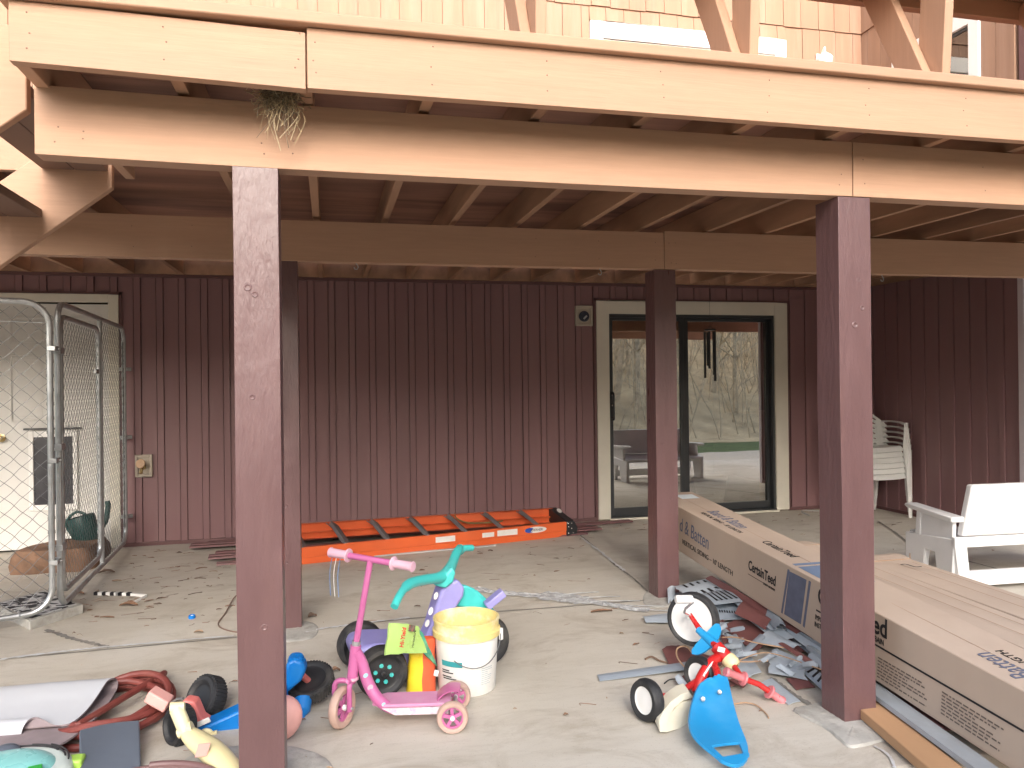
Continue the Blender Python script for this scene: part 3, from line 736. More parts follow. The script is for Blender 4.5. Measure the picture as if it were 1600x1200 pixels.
# ================================================================ chain link kennel
def wires(b_, o, u, L_, z0, z1, pitch, r=.0013, rc=.0):
    """two families of diagonal wires over the rectangle, woven a little in and out"""
    u = Vector(u).normalized(); nrm = V(-u.y, u.x, 0); H = z1-z0; k = -int(H/pitch)-1
    while k*pitch < L_:
        for sgn in (1, -1):
            a0 = k*pitch
            lo, hi = max(0, -a0), min(H, L_-a0)
            if hi-lo < .02: continue
            n = max(2, int((hi-lo)/(pitch*.5))); pts = []
            for i in range(n+1):
                t = lo+(hi-lo)*i/n; x = a0+t; z = z0+t if sgn > 0 else z1-t
                pts.append(Vector(o)+u*x+V(0, 0, z)+nrm*(.002 if i % 2 else -.002)*sgn+u*(.003 if i % 2 else -.003))
            b_.tube(pts, r, 3, cap=False)
        k += 1
def ring(o, u, L_, z0, z1, rr, r):
    o = Vector(o); u = Vector(u).normalized(); f = lambda a, z: o+u*a+V(0, 0, z)
    pts = []
    for (ca, cz, w0) in ((rr, z0+rr, 180), (L_-rr, z0+rr, 270), (L_-rr, z1-rr, 0), (rr, z1-rr, 90)):
        for i in range(9):
            w = rad(w0+90*i/8); pts.append(f(ca+rr*math.cos(w), cz+rr*math.sin(w)))
    return pts
def clamp(p, u, name, parent, w=.05, h=.035):
    u = Vector(u).normalized(); n_ = V(-u.y, u.x, 0); b_ = B()
    b_.obox(p, u*(w/2), n_*.022, V(0, 0, h/2)); b_.tube([Vector(p)-n_*.035, Vector(p)+n_*.035], .006, 6); return b_.build(name, galv, parent, bevel=.003)
A1 = V(-1.545, 4.87, 0); u1 = V(-.222, -.101, 0).normalized()
kp = thing('kennel_fence', 'galvanised chain link kennel panel cut by the left edge of the photo', 'kennel fence', (A1.x, A1.y, .06), 'chain link kennel sections')
b = B(); b.tube(ring(A1, u1, 1.82, .078, 1.83, .13, 0), .0168, 10, closed=True); b.build('frame', galv, kp)
b = B(); b.tube([A1+u1*.03+V(0, 0, 1.715), A1+u1*1.79+V(0, 0, 1.715)], .003, 5); b.build('tension_wire', galv, kp)
b = B(); wires(b, A1+u1*.018, u1, 1.78, .10, 1.80, .086, .0017); b.build('chain_link_mesh', galvDark, kp, smooth=0)
for k in range(20):
    b = B(); b.tube(arc(A1+V(0, 0, .2+k*.081), u1, V(0, 0, 1), .019, -60, 240, 7), .0018, 4); b.build('wire_tie', galvDark, kp, smooth=0)
for a in (.16, .45, .9, 1.3):
    b = B(); b.tube(arc(A1+u1*a+V(0, 0, .078), V(-u1.y, u1.x, 0), V(0, 0, 1), .019, 0, 330, 8), .004, 4); b.build('wire_tie', galv, kp, smooth=0)
A2 = V(-1.528, 4.945, 0); E2 = V(-1.655, 6.955, 0); u2 = (E2-A2).normalized(); L2_ = (E2-A2).length
kg = thing('kennel_gate', 'chain link kennel panel with a latched gate running back to the maroon wall', 'kennel fence', (A2.x, A2.y, .06), 'chain link kennel sections')
b = B(); b.tube(ring(A2, u2, L2_, .075, 1.84, .12, 0), .0168, 10, closed=True)
mid = L2_*.555; b.tube([A2+u2*mid+V(0, 0, .08), A2+u2*mid+V(0, 0, 1.835)], .0165, 10)
b.build('frame', galv, kg)
b = B(); b.tube(ring(A2+u2*.055, u2, mid-.115, .15, 1.765, .09, 0), .0165, 10, closed=True); gt = b.build('gate', galv, kg)
b = B(); wires(b, A2+u2*.075, u2, mid-.155, .17, 1.745, .066, .0015); b.build('gate_mesh', galvDark, gt, smooth=0)
b = B(); p = A2+u2*(mid-.045)+V(0, 0, 1.46); b.bar(p-u2*.12, p+u2*.06, .02, .03); b.tube([p+u2*.045+V(.02, 0, .01), p+u2*.045+V(.02, 0, .075)], .006, 6); b.build('latch', galv, gt, bevel=.002)
for z in (.42, 1.0, 1.56):
    b = B(); b.obox(A2+u2*.028+V(0, 0, z), u2*.045, V(.02, 0, 0), V(0, 0, .018)); b.build('hinge', galv, kg, bevel=.003)
b = B(); wires(b, A2+u2*(mid+.018), u2, L2_-mid-.035, .09, 1.82, .066, .0015); b.build('chain_link_mesh', galvDark, kg, smooth=0)
b = B(); q = A2+u2*(L2_-.045)
b.tube([q+V(0, 0, .2), q+V(0, 0, 1.72)], .005, 5)
for k in range(22): b.tube(arc(A2+u2*L2_+V(0, 0, .2+k*.072), u2, V(0, 0, 1), .019, 90, 300, 6), .002, 4)
b.build('tension_bar', galvDark, kg, smooth=0)
for z in (.27, .93, 1.50): clamp(A2+u2*(L2_+.06)+V(0, 0, z), V(1, .9, 0), 'wall_clamp', kg, .085, .03)
for z in (.35, .93, 1.57): clamp((A1+A2)/2+V(0, 0, z), u2, 'panel_clamp', kg, .11, .028)

paverTop = bpy.data.materials.new('black and white pebble top'); paverTop.use_nodes = True
N = paverTop.node_tree.nodes; L = paverTop.node_tree.links
tc = N.new('ShaderNodeTexCoord'); mp = N.new('ShaderNodeMapping'); mp.inputs['Rotation'].default_value = (0, 0, .7); mp.inputs['Scale'].default_value = (28, 52, 20)
vo = N.new('ShaderNodeTexVoronoi'); vo.inputs['Scale'].default_value = 1.0; vo.inputs['Randomness'].default_value = .6
rp = N.new('ShaderNodeValToRGB'); rp.color_ramp.interpolation = 'CONSTANT'; rp.color_ramp.elements[0].color = (.03, .03, .035, 1); rp.color_ramp.elements[1].position = .5; rp.color_ramp.elements[1].color = (.6, .6, .6, 1)
L.new(tc.outputs['Object'], mp.inputs[0]); L.new(mp.outputs[0], vo.inputs['Vector']); L.new(vo.outputs['Color'], rp.inputs[0]); L.new(rp.outputs[0], N['Principled BSDF'].inputs['Base Color'])
N['Principled BSDF'].inputs['Roughness'].default_value = .8
c0 = [G(47, 985), G(130, 958), G(70, 934), G(-12, 957)]
cen = sum(c0, V(0, 0, 0))/4
b = B(); top = [V(p.x, p.y, .052) for p in c0]
b.prism([V(p.x, p.y, 0) for p in c0], V(0, 0, .052)); b.prism([cen.lerp(p, .86)+V(0, 0, .0505+.0 - cen.lerp(p, .86).z) for p in top], V(0, 0, .0045), 1)
b.build('paver_block', [padM, paverTop], label='square concrete paver with black and white pebbled top under the kennel corner', cat='paver', bevel=.003)

rockM = M('brown stone', (0.21, 0.12, 0.075), 0.85, 0.35, 6, 0.8, 12, dirt=(0.09, 0.05, 0.03), dscale=5, damount=.8, bdist=.02)
b = B(); f_ = YP(10, 872, 6.25); x0, x1, y0, y1 = -2.27, -1.74, 6.25, 6.72
pl = [(x0, y0), (x1, y0), (x1+.03, y1), (x0+.22, y1)]
rows = []
for z, s_ in ((0, 1.0), (.06, 1.02), (.12, .98), (.165, .90), (.175, .6), (.178, .02)):
    cx, cy = (x0+x1)/2, (y0+y1)/2; ring_ = []
    pts = spline([V(cx+(p[0]-cx)*s_, cy+(p[1]-cy)*s_, z) for p in [(x0, y0), ((x0+x1)/2, y0-.02), (x1, y0), (x1+.03, (y0+y1)/2), (x1, y1), (x0+.3, y1), (x0+.05, cy)]], 5, True)
    ring_ = [p+V(mnoise.noise(p*6)*.03, mnoise.noise(p*6+V(5, 0, 0))*.03, mnoise.noise(p*5)*.012 if z > .01 else 0) for p in pts]; ring_.append(ring_[0]); rows.append(ring_)
b.grid(rows, 0); b.build('stepping_stone', rockM, label='low brown stone block on the floor in front of the white door', cat='stone', smooth=50)

greenM = M('dark green plastic', (0.008, 0.05, 0.047), 0.45, .15, 6, dirt=(.02, .07, .065), dscale=6, damount=.5)
wc = thing('watering_can', 'dark green plastic watering can behind the kennel gate', 'watering can', (-1.86, 6.6, 0))
b = B(); b.lathe(V(-1.86, 6.62, .20), V(-.25, 0, 1), [(.0, -.06), (.085, -.06), (.10, -.03), (.10, .13), (.095, .15), (.085, .15), (.085, .0), (0, .0)], 24, cap=False); b.build('body', greenM, wc)
b = B(); b.tube(spline([V(-1.78, 6.60, .22), V(-1.72, 6.60, .30), V(-1.695, 6.60, .40), V(-1.70, 6.60, .46)], 5), [.024]*8+[.02]*8, 10); b.build('spout', greenM, wc)
b = B(); b.tube(spline([V(-1.96, 6.62, .20), V(-2.0, 6.62, .30), V(-1.93, 6.62, .38), V(-1.86, 6.62, .36)], 5), .011, 8); b.build('handle', greenM, wc)
b = B(); b.lathe(V(-1.86, 6.62, .0), V(0, 0, 1), [(.10, 0), (.09, .08), (.07, .145), (0, .145)], 16)
b.build('upturned_pot', M('dirty grey pot', (.16, .14, .12), .85, .2, 8), label='grey upturned pot under the green watering can', cat='pot')

# black and white striped strip bent like an arrow
b = B(); q = [G(148, 930), G(205, 931), G(228, 933), G(206, 945)]
n_ = 9
for i in range(n_):
    p0, p1 = q[0].lerp(q[1], i/n_), q[0].lerp(q[1], (i+1)/n_); b.bar(p0+V(0, 0, .012), p1+V(0, 0, .012), .024, .02, mi=i % 2)
b.bar(q[1]+V(0, 0, .010), q[2]+V(0, 0, .010), .02, .016, mi=1); b.bar(q[2]+V(0, 0, .008), q[3]+V(0, 0, .008), .016, .012, mi=1)
b.build('striped_bracket', [inkK, whiteTrim], label='bent black and white striped strip lying near the kennel', cat='bracket')
b = B(); p = G(300, 966); b.lathe(p+V(0, 0, .001), V(0, -.12, 1), [(.019, 0), (.0195, .004), (.018, .017), (.014, .0185), (.012, .012), (0, .012)], 20); b.lathe(p+V(0, -.002, .0135), V(0, -.12, 1), [(.007, 0), (.007, .003), (0, .003)], 10, mi=1)
b.build('bottle_cap', [M('bright blue cap', (.0, .16, .55), .35), whiteTrim], label='small bright blue bottle cap lying on the bare concrete', cat='bottle cap')

# ================================================================ ladder
orangeM = M('orange fibreglass rail', (0.72, 0.125, 0.03), 0.45, .08, 4, .1, 60, stretch=(.2, 1, 1), dirt=(.5, .12, .05), dscale=4, damount=.4)
aluM = M('dull aluminium step', (0.24, 0.24, 0.25), 0.5, .15, 10, metal=.35)
N0, N1 = V(-.315, 5.962, .0), V(2.03, 6.44, .0)
e = (N1-N0).normalized(); s0 = V(-e.y, e.x, .0); Ll = (N1-N0).length
F0, F1 = N0+s0*.60+V(0, 0, .085), N1+s0*.33+V(0, 0, .075)
ld = thing('step_ladder', 'orange fibreglass step ladder folded and lying along the maroon wall', 'ladder', N0)
def rail(a, c_, side, zlo, zhi, th, nm, mats):
    a, c_ = Vector(a), Vector(c_); b_ = B(); up = V(0, 0, 1); d = (c_-a).normalized(); sd_ = V(-d.y, d.x, 0)*side
    # C channel: web plus two flanges turned inward
    b_.obox((a+c_)/2+V(0, 0, (zlo+zhi)/2)+sd_*.002, (c_-a)/2, sd_*.002, up*((zhi-zlo)/2))
    for z in (zlo+.002, zhi-.002): b_.obox((a+c_)/2+V(0, 0, z)+sd_*(th/2+.004), (c_-a)/2, sd_*(th/2), up*.002)
    return b_.build(nm, mats, ld, bevel=.001)
rail(N0, N1, 1, .052, .128, .030, 'front_rail', orangeM); rail(N0+s0*.004, N1+s0*.004, 1, .002, .050, .026, 'rear_rail', orangeM)
rail(F0, F1, -1, .052, .128, .030, 'front_rail', orangeM); rail(F0+s0*-.004, F1-s0*.004, -1, .000, .050, .026, 'rear_rail', orangeM)
for k in range(7):
    t = .055+.138*k; p, q = N0.lerp(N1, t)+V(0, 0, .112), F0.lerp(F1, t)+V(0, 0, .112); d = (q-p).normalized()
    b = B(); c_ = (p+q)/2; w_ = (e-d*e.dot(d)).normalized(); n2 = w_.cross(d)
    tilt = (w_*.80-n2*.6).normalized(); tn = tilt.cross(d)
    b.obox(c_, d*((q-p).length/2-.004), tilt*.040, tn*.003); b.obox(c_+tilt*.037-tn*.012, d*((q-p).length/2-.004), tilt*.003, tn*.012); b.obox(c_-tilt*.037-tn*.012, d*((q-p).length/2-.004), tilt*.003, tn*.012)
    for g_ in range(4): b.obox(c_+tilt*(-.024+.016*g_)+tn*.004, d*((q-p).length/2-.01), tilt*.003, tn*.0015)
    b.build('step', aluM, ld, bevel=.001)
    b = B(); b.tube([q-d*.16+V(0, 0, -.02), q-d*.02-e*.07+V(0, 0, .012)], .004, 5); b.build('brace', aluM, ld)
    if k < 3:
        b = B(); b.tube([p+d*.14-V(0, 0, .02), p+d*.01-e*.16-V(0, 0, .05)], .004, 5); b.build('brace', aluM, ld)
capM = M('black moulded ladder top', (.02, .02, .022), .45, .2, 8)
b = B(); t0 = N1+e*-.03; u_ = (F1-N1)
b.prism([t0-s0*.004+V(0, 0, 0), t0+e*.10-s0*.004, t0+e*.115-s0*.004+V(0, 0, .06), t0+e*.08-s0*.004+V(0, 0, .132), t0-s0*.004+V(0, 0, .134)], (u_+s0*.008))
b.build('end_cap', capM, ld, bevel=.008)
for dx, dz in ((.015, .115), (.05, .115), (.02, .085), (.05, .07), (.02, .03), (.065, .03)):
    b = B(); b.lathe(t0+e*dx-s0*.003+V(0, 0, dz), -s0, [(.006, 0), (.006, .004), (.003, .006), (0, .006)], 8); b.build('rivet', chrome, ld)
def oval(b_, c_, a, d, ra, rb, n_, mi=0, th=.0012):
    a, d = Vector(a).normalized(), Vector(d).normalized(); nn = Vector(n_).normalized()
    b_.prism([Vector(c_)+a*(ra*math.cos(2*math.pi*i/28))+d*(rb*math.sin(2*math.pi*i/28)) for i in range(28)], nn*th, mi)
whiteSt = M('white sticker', (.72, .70, .68), .55, .06, 20, dirt=(.55, .5, .45), dscale=20, damount=.4)
fN = -s0
def on_rail(t, z): return N0.lerp(N1, t)+V(0, 0, z)+fN*.0005
b = B()
for x0, x1, z0, z1 in ((.485, .555, .062, .108), (.655, .70, .066, .104), (.712, .79, .064, .112)):
    b = B(); p, q = on_rail(x0, 0), on_rail(x1, 0); b.prism([p+V(0, 0, z0), q+V(0, 0, z0), q+V(0, 0, z1), p+V(0, 0, z1)], fN*.001); b.build('sticker', whiteSt, ld)
b = B(); oval(b, on_rail(.862, .087), e, V(0, 0, 1), .105, .026, fN); ov = b.build('logo_plate', whiteSt, ld)
b = B(); oval(b, on_rail(.838, .087)+fN*.0014, e, V(0, 0, 1), .045, .021, fN); b.prism([on_rail(.848, .094)+fN*.0028, on_rail(.868, .103)+fN*.0028, on_rail(.868, .07)+fN*.0028, on_rail(.842, .076)+fN*.0028], fN*.0008, 1)
b.build('logo_swoosh', [M('logo blue', (.02, .08, .42), .5), whiteSt], ov)
text('lettering', 'WERNER', inkK, ov, on_rail(.842, .078)+fN*.0032, e, V(0, 0, 1), .028, 1.0, .2)
b = B(); oval(b, N1.lerp(F1, .72)+V(0, 0, .134)+e*.03, (e*.25+u_.normalized()).normalized(), e, .052, .022, V(0, 0, 1)); b.build('cap_logo', whiteSt, ld)
b = B(); sM = M('khaki strap', (.35, .27, .12), .7, .15, 10)
pts = spline([F0.lerp(F1, .62)-s0*.02+V(0, 0, .135), F0.lerp(F1, .625)-s0*.04+V(0, 0, .09), F0.lerp(F1, .66)-s0*.12+V(0, 0, .06), F0.lerp(F1, .75)-s0*.15+V(0, 0, .06), F0.lerp(F1, .78)-s0*.14+V(0, 0, .065)], 5)
b.tube(pts, .014, 8, flat=(.25, 1)); b.build('hanging_strap', sM, label='khaki strap lying across the orange ladder steps', cat='strap', smooth=60)
b = B(); p, q = G(560, 872), G(775, 853); b.bar(p+V(0, 0, .006), q+V(0, 0, .006), .03, .01); b.build('metal_strip', M('pale grey strip', (.45, .46, .47), .5), label='pale grey metal strip on the floor along the ladder edge', cat='strip', bevel=.002)

# leftover siding lengths under and behind the ladder
stripM = M('maroon vinyl offcut', (0.17, 0.075, 0.075), 0.5, .12, 4, spec=.45)
def vinyl(name, p, q, w, z0, z1, lab, cat, grp=None, mat_=None, curl=.0):
    p, q = Vector(p), Vector(q); d = (q-p).normalized(); s_ = V(-d.y, d.x, 0); b_ = B(); rows = []
    for i in range(9):
        t = i/8; c_ = p.lerp(q, t); z = z0+(z1-z0)*t+curl*math.sin(math.pi*t)
        rows.append([c_+s_*(w*k)+V(0, 0, z+dz) for k, dz in ((-.5, -.002), (-.47, .010), (-.12, .010), (-.10, .002), (.10, .002), (.12, .010), (.47, .010), (.5, -.002))])
    b_.grid(rows, .0025); return b_.build(name, mat_ or stripM, label=lab, cat=cat, group=grp, smooth=0)
gs = 'maroon siding lengths by the wall'
vinyl('siding_length', V(-1.02, 6.96, 0), V(1.9, 7.03, 0), .13, .014, .014, 'maroon siding length lying closest against the wall behind the orange ladder', 'siding', gs)
vinyl('siding_length', V(-1.13, 6.80, 0), V(1.7, 6.92, 0), .16, .03, .03, 'maroon siding length poking out furthest left behind the painted post', 'siding', gs)
vinyl('siding_length', V(-.90, 6.52, 0), V(2.3, 6.74, 0), .18, .008, .008, 'maroon siding length passing under the middle of the orange ladder', 'siding', gs)
vinyl('siding_length', V(-.92, 6.33, 0), V(2.36, 6.60, 0), .15, .026, .026, 'maroon siding length at the front of the stack under the ladder', 'siding', gs)
vinyl('siding_length', V(-.84, 6.16, 0), V(2.2, 6.50, 0), .09, .006, .006, 'narrow maroon siding length along the near edge of the stack', 'siding', gs)
vinyl('siding_length', V(1.5, 6.80, 0), V(2.80, 6.93, 0), .10, .016, .01, 'maroon siding length reaching furthest right toward the glass door', 'siding', gs)

# ================================================================ long cardboard boxes
def XP(x, y, X):
    d = ray(x, y); t = X/d.x; return V(X, d.y*t, CAMH+d.z*t)
class LB:
    def __init__(s, X, y0, y1, z0, slope, w, h):
        s.e = V(0, 1, slope).normalized(); s.w = V(1, 0, 0); s.h = s.w.cross(s.e); s.o = V(X, y0, z0); s.W, s.H = w, h; s.L = (y1-y0)/s.e.y
    def p(s, a, b_, c): return s.o+s.e*a+s.w*b_+s.h*c
    def ac(s, x, y):            # side face coordinates of a photo point
        q = XP(x, y, s.o.x)-s.o; return q.dot(s.e), q.dot(s.h)
    def top(s, x, y):
        d = ray(x, y); q0 = s.o+s.h*s.H-V(0, 0, CAMH); t = q0.dot(s.h)/d.dot(s.h); q = V(0, 0, CAMH)+d*t-s.o; return q.dot(s.e), q.dot(s.w)
def carton(bx, name, label, dent=.0, nosub=False, seed=1):
    root = thing(name, label, 'carton', bx.p(0, bx.W/2, 0), 'long cardboard siding cartons')
    b_ = B(); rows = []
    for i in range(25):
        a = bx.L*i/24; q = []
        def wob(j): return mnoise.noise(V(a*1.3, j*3.1, seed))*dent
        P = [(0, 0), (bx.W, 0), (bx.W, bx.H), (0, bx.H)]
        loop = []
        for k in range(4):
            (u0, v0), (u1, v1) = P[k], P[(k+1) % 4]
            for j in range(4):
                t = j/4; u, v = u0+(u1-u0)*t, v0+(v1-v0)*t
                bulge = (4*t*(1-t))*wob(k)
                if k == 2: v += bulge
                if k == 3: u -= bulge*.5
                if k == 1: u += bulge
                loop.append(bx.p(a, u, v))
        loop.append(loop[0]); rows.append(loop)
    b_.grid(rows, 0)
    n = 16; b_.f.append([i for i in range(n)][::-1]); b_.m.append(0)
    base = 24*17; b_.f.append([base+i for i in range(n)]); b_.m.append(0)
    b_.build('carton_body', card, root, smooth=30, bevel=.004)
    return root
bx = LB(2.21, 2.01, 5.06, .009, .0854, .29, .288)
c1 = carton(bx, 'siding_carton', 'long printed cardboard carton leaning on the siding scraps between the right posts', .004)
sx_ = lambda a, c: bx.p(a, -.0006, c)
def flat_side(name, quads, mat_, par=None, th=.0006):
    b_ = B()
    for q in quads: b_.prism([sx_(*q_) for q_ in q], V(-th, 0, 0))
    return b_.build(name, mat_, par or c1, smooth=0)
def fit_text(name, body, mat_, pa, pb, capz, **k):
    """lettering on the carton side between two photo points on its baseline"""
    a0, z0 = bx.ac(*pa); a1, z1 = bx.ac(*pb); L__ = math.hypot(a0-a1, z1-z0)
    o = text(name, body, mat_, c1, sx_(a0, z0), sx_(a1, z1)-sx_(a0, z0), bx.h, capz/.70, 1.0, **k)
    off = origin(c1); d = (sx_(a1, z1)-sx_(a0, z0)).normalized(); st_ = sx_(a0, z0)-off
    xs = [(v.co-st_).dot(d) for v in o.data.vertices]; s_ = L__/max(1e-6, max(xs))
    for v in o.data.vertices:
        x = (v.co-st_).dot(d); v.co += d*(x*(s_-1))
    return o
fit_text('printed_title', 'd & Batten', inkB, (1062, 828), (1107, 859), .088)
fit_text('printed_line', "VERTICAL SIDING \u2013 10' LENGTH", inkK, (1066, 849), (1145, 900), .030)
fit_text('printed_name', 'CertainTeed', inkK, (1169.5, 889), (1212, 916), .052, bold=.0015)
a0, z0 = bx.ac(1169, 897); a1, z1 = bx.ac(1211, 922)
flat_side('printed_rule', [[(a0, z0), (a1, z1), (a1, z1+.003), (a0, z0+.003)]], inkK)
flat_side('printed_stripes', [[bx.ac(*p) for p in q] for q in (
    [(1231, 889), (1220.5, 957), (1223, 959), (1234, 890.5)],
    [(1233.8, 892.5), (1225.5, 959.5), (1251.5, 975.5), (1260.5, 906)],
    [(1264, 907), (1254.5, 978), (1257.5, 981), (1267.5, 909)])], inkB)
fit_text('printed_heading', 'CertainTeed', inkK, (1278, 942), (1386, 998), .078, bold=.002)
a0, z0 = bx.ac(1275.5, 953); a1, z1 = bx.ac(1600, 1143)
flat_side('printed_rule', [[(a0, z0-.004), (a1, z1-.004), (a1, z1+.004), (a0, z0+.004)]], inkK)
fit_text('printed_notice', 'IMPORTANT', inkK, (1274, 967), (1301, 983), .024)
fit_text('printed_instructions', 'INSTRUCTIONS', inkK, (1273, 978), (1309, 999), .024)
fit_text('printed_subline', 'SAINT-GOBAIN', inkK, (1338, 985), (1381, 1009), .024)
fit_text('printed_subline', 'SAINT-GOBAIN', inkK, (1193, 913), (1211, 924), .012)
rq = random.Random(5)
def small_print(pa, pb, lines, dy, seed):
    q = []; r_ = random.Random(seed); a0, z0 = bx.ac(*pa); a1, z1 = bx.ac(*pb)
    for i in range(lines):
        zz0 = z0-dy*i; aa = a0; L__ = abs(a1-a0)*(r_.uniform(.82, 1) if i % 3 < 2 else r_.uniform(.45, .8)); x = 0; sl__ = (z1-z0)/(a1-a0)
        while x < L__:
            w = r_.uniform(.008, .03); xs = aa-x; xe = aa-min(x+w, L__)
            q.append([(xs, zz0+sl__*(xs-aa)), (xe, zz0+sl__*(xe-aa)), (xe, zz0+.0055+sl__*(xe-aa)), (xs, zz0+.0055+sl__*(xs-aa))]); x += w+.006
    flat_side('small_print', q, M('grey ink', (.13, .10, .085), .85) if 'grey ink' not in bpy.data.materials else bpy.data.materials['grey ink'], th=.0004)
small_print((1372, 1028), (1454, 1076), 7, .0135, 1)
small_print((1472, 1082), (1569, 1142), 7, .0135, 2)
# printing on the lid
tp = lambda a, w_: bx.p(a, w_, bx.H+.0006)
def top_text(name, body, mat_, a, w_, sgn, size, sx):
    text(name, body, mat_, c1, tp(a, w_), -bx.e*sgn, bx.w*sgn, size, sx)
a0, w0 = bx.top(1212, 857); top_text('lid_name', 'CertainTeed', inkK, a0+.13, w0-.01, 1, .075, .75)
a0, w0 = bx.top(1090, 800); top_text('lid_title', 'Board & Batten', inkB, min(a0, 2.9), .115, 1, .12, .55)
top_text('lid_line', "VERTICAL SIDING \u2013 10' LENGTH", inkK, min(a0, 2.9)-.02, .06, 1, .042, .8)
top_text('lid_title', 'Board & Batten', inkB, -.12, .135, -1, .13, .60)
a0, w0 = bx.top(1508, 993); top_text('lid_line', "VERTICAL SIDING \u2013 10' LENGTH", inkK, a0-.82, .20, -1, .05, .95)
b = B(); aS = [bx.ac(1229, 890)[0], bx.ac(1263, 907)[0]]
for (da, db, ) in ((.0, .028), (.05, .26), (.285, .315)): b.prism([tp(aS[0]-da, .03), tp(aS[0]-db, .03), tp(aS[0]-db, .26), tp(aS[0]-da, .26)], bx.h*.0006)
b.build('lid_stripes', M('slate blue lid ink', (.14, .19, .29), .8), c1, smooth=0)
b = B(); b.prism([tp(2.98, .12), tp(2.86, .12), tp(2.86, .25), tp(2.98, .25)], bx.h*.0008); b.build('shipping_label', M('pale shipping label', (.62, .68, .72), .6), c1, smooth=0)
b = B(); b.prism([tp(.0, .135), tp(3.04, .135), tp(3.04, .137), tp(0, .137)], bx.h*.0004); b.build('lid_seam', cardIn, c1, smooth=0)

bx2 = LB(2.525, 1.55, 3.98, -.0, .045, .275, .285)
for (B2, nm, lab, sd2) in ((LB(2.525, 1.55, 3.98, .022, .035, .275, .268), 'siding_carton', 'plain cardboard carton with torn open end beside the printed carton', 3), (LB(2.825, 1.2, 3.62, .004, .025, .27, .285), 'siding_carton', 'long cardboard carton furthest right with a lifted flap touching the white bench', 8)):
    cc = carton(B2, nm, lab, .009, seed=sd2)
    b = B(); t_ = .004
    L0 = B2.L
    def flap(p0, p1, out, up, n=6):
        rows = []
        for i in range(n+1):
            t = i/n; off = out*t+V(0, 0, up*math.sin(t*2.2)); rows.append([p0+off, p0.lerp(p1, .35)+off*1.05, p0.lerp(p1, .7)+off*.95, p1+off])
        b.grid(rows, .005, 0, 1)
    if sd2 == 3:
        flap(B2.p(L0, 0, B2.H), B2.p(L0, B2.W, B2.H), V(-.03, .25, -.05), .02); flap(B2.p(L0, B2.W, B2.H), B2.p(L0, B2.W, 0), V(.16, .14, .0), .0); flap(B2.p(L0, 0, 0), B2.p(L0, 0, B2.H), V(-.10, .16, .0), .02)
    else:
        flap(B2.p(L0, 0, B2.H), B2.p(L0, B2.W, B2.H), V(.03, .22, -.05), .03); flap(B2.p(L0, B2.W, B2.H), B2.p(L0, B2.W, .1), V(.10, .12, .0), .0)
    b.build('open_flap', [card, cardIn], cc, smooth=40)
    b = B()
    for k in (.33, .68): b.prism([B2.p(0, B2.W*k, B2.H+.0105), B2.p(L0-.1, B2.W*k+.01, B2.H+.0105), B2.p(L0-.1, B2.W*k+.012, B2.H+.0105), B2.p(0, B2.W*k+.003, B2.H+.0105)], V(0, 0, .0006))
    b.build('lid_crease', cardIn, cc, smooth=0)
    if sd2 == 8:
        q = B2.p(L0-.13, .10, B2.H+.0115); b = B(); b.tube(spline([q, q+V(.03, .0, 0), q+V(.035, -.06, .0), q+V(.07, -.065, 0)], 6), .006, 4, flat=(.2, 1)); b.build('ink_squiggle', inkK, cc, smooth=0)

# plank and flashing lengths by the right post
plankM = M('orange brown timber', (0.46, 0.27, 0.145), 0.65, .12, 4, .25, 40, stretch=(1, .15, 1), dirt=(.36, .2, .11), dscale=3, damount=.5)
b = B(); pts = [G(1366, 1133, .03), G(1373, 1098, .05), G(1520, 1212, .05), G(1452, 1212, .03)]
P0, P1 = (pts[0]+pts[1])/2, (pts[2]+pts[3])/2; P0.z = .034; P1.z = .034; d = (P1-P0).normalized()
b.bar(P0-d*.25, P1+d*.7, .115, .038); b.build('plank', plankM, label='orange brown timber plank lying beside the right post', cat='plank', bevel=.004)
flashM = M('grey vinyl trim', (0.33, 0.37, 0.41), 0.42, .12, 6, spec=.5, dirt=(.26, .27, .28), dscale=5, damount=.5)
b = B(); q0, q1 = G(1372, 1088, .03), G(1560, 1225, .03); d = (q1-q0).normalized(); s_ = V(-d.y, d.x, 0)
rows = []
for i in range(8):
    c_ = (q0-d*.5).lerp(q1+d*.5, i/7); rows.append([c_-s_*.07+V(0, 0, .03), c_-s_*.066+V(0, 0, .045), c_-s_*.01+V(0, 0, .035), c_+s_*.03+V(0, 0, .03), c_+s_*.06+V(0, 0, .0)])
b.grid(rows, .002); b.build('trim_length', flashM, label='long grey vinyl trim length between plank and cartons', cat='trim', smooth=40)
vinyl('siding_scrap', G(1375, 1052, .0), G(1480, 1150, 0), .12, .02, .02, 'pink maroon siding scrap under the near end of the printed carton', 'siding scrap')

# ================================================================ white plastic bench
resin = M('white resin', (0.78, 0.78, 0.79), 0.4, .03, 3, spec=.5, dirt=(.6, .6, .6), dscale=4, damount=.3)
bn = thing('garden_bench', 'white moulded plastic bench seen from behind at the right edge', 'bench', (4.4, 4.3, 0))
fx = V(1, -.06, 0).normalized(); fy = V(.13, 1, 0).normalized(); O = V(3.80, 4.06, 0); W_ = 1.22
def bp(a, c, z): return O+fx*a+fy*c+V(0, 0, z)
b = B()
tk = .055
pr = [(0, .0, .33), (0, .035, .33), (.02, -.05, .67)]
b.prism([bp(.045, -.015, .345), bp(W_, -.015, .345), bp(W_-.03, -.075, .675), bp(.075, -.075, .675)], fy*tk)
b.build('backrest', resin, bn, bevel=.012, segs=3)
b = B(); b.prism([bp(0.03, .0, .335), bp(0.03, .5, .30), bp(.03, .5, .265), bp(.03, .0, .285)], fx*(W_-.03)); b.build('seat', resin, bn, bevel=.008)
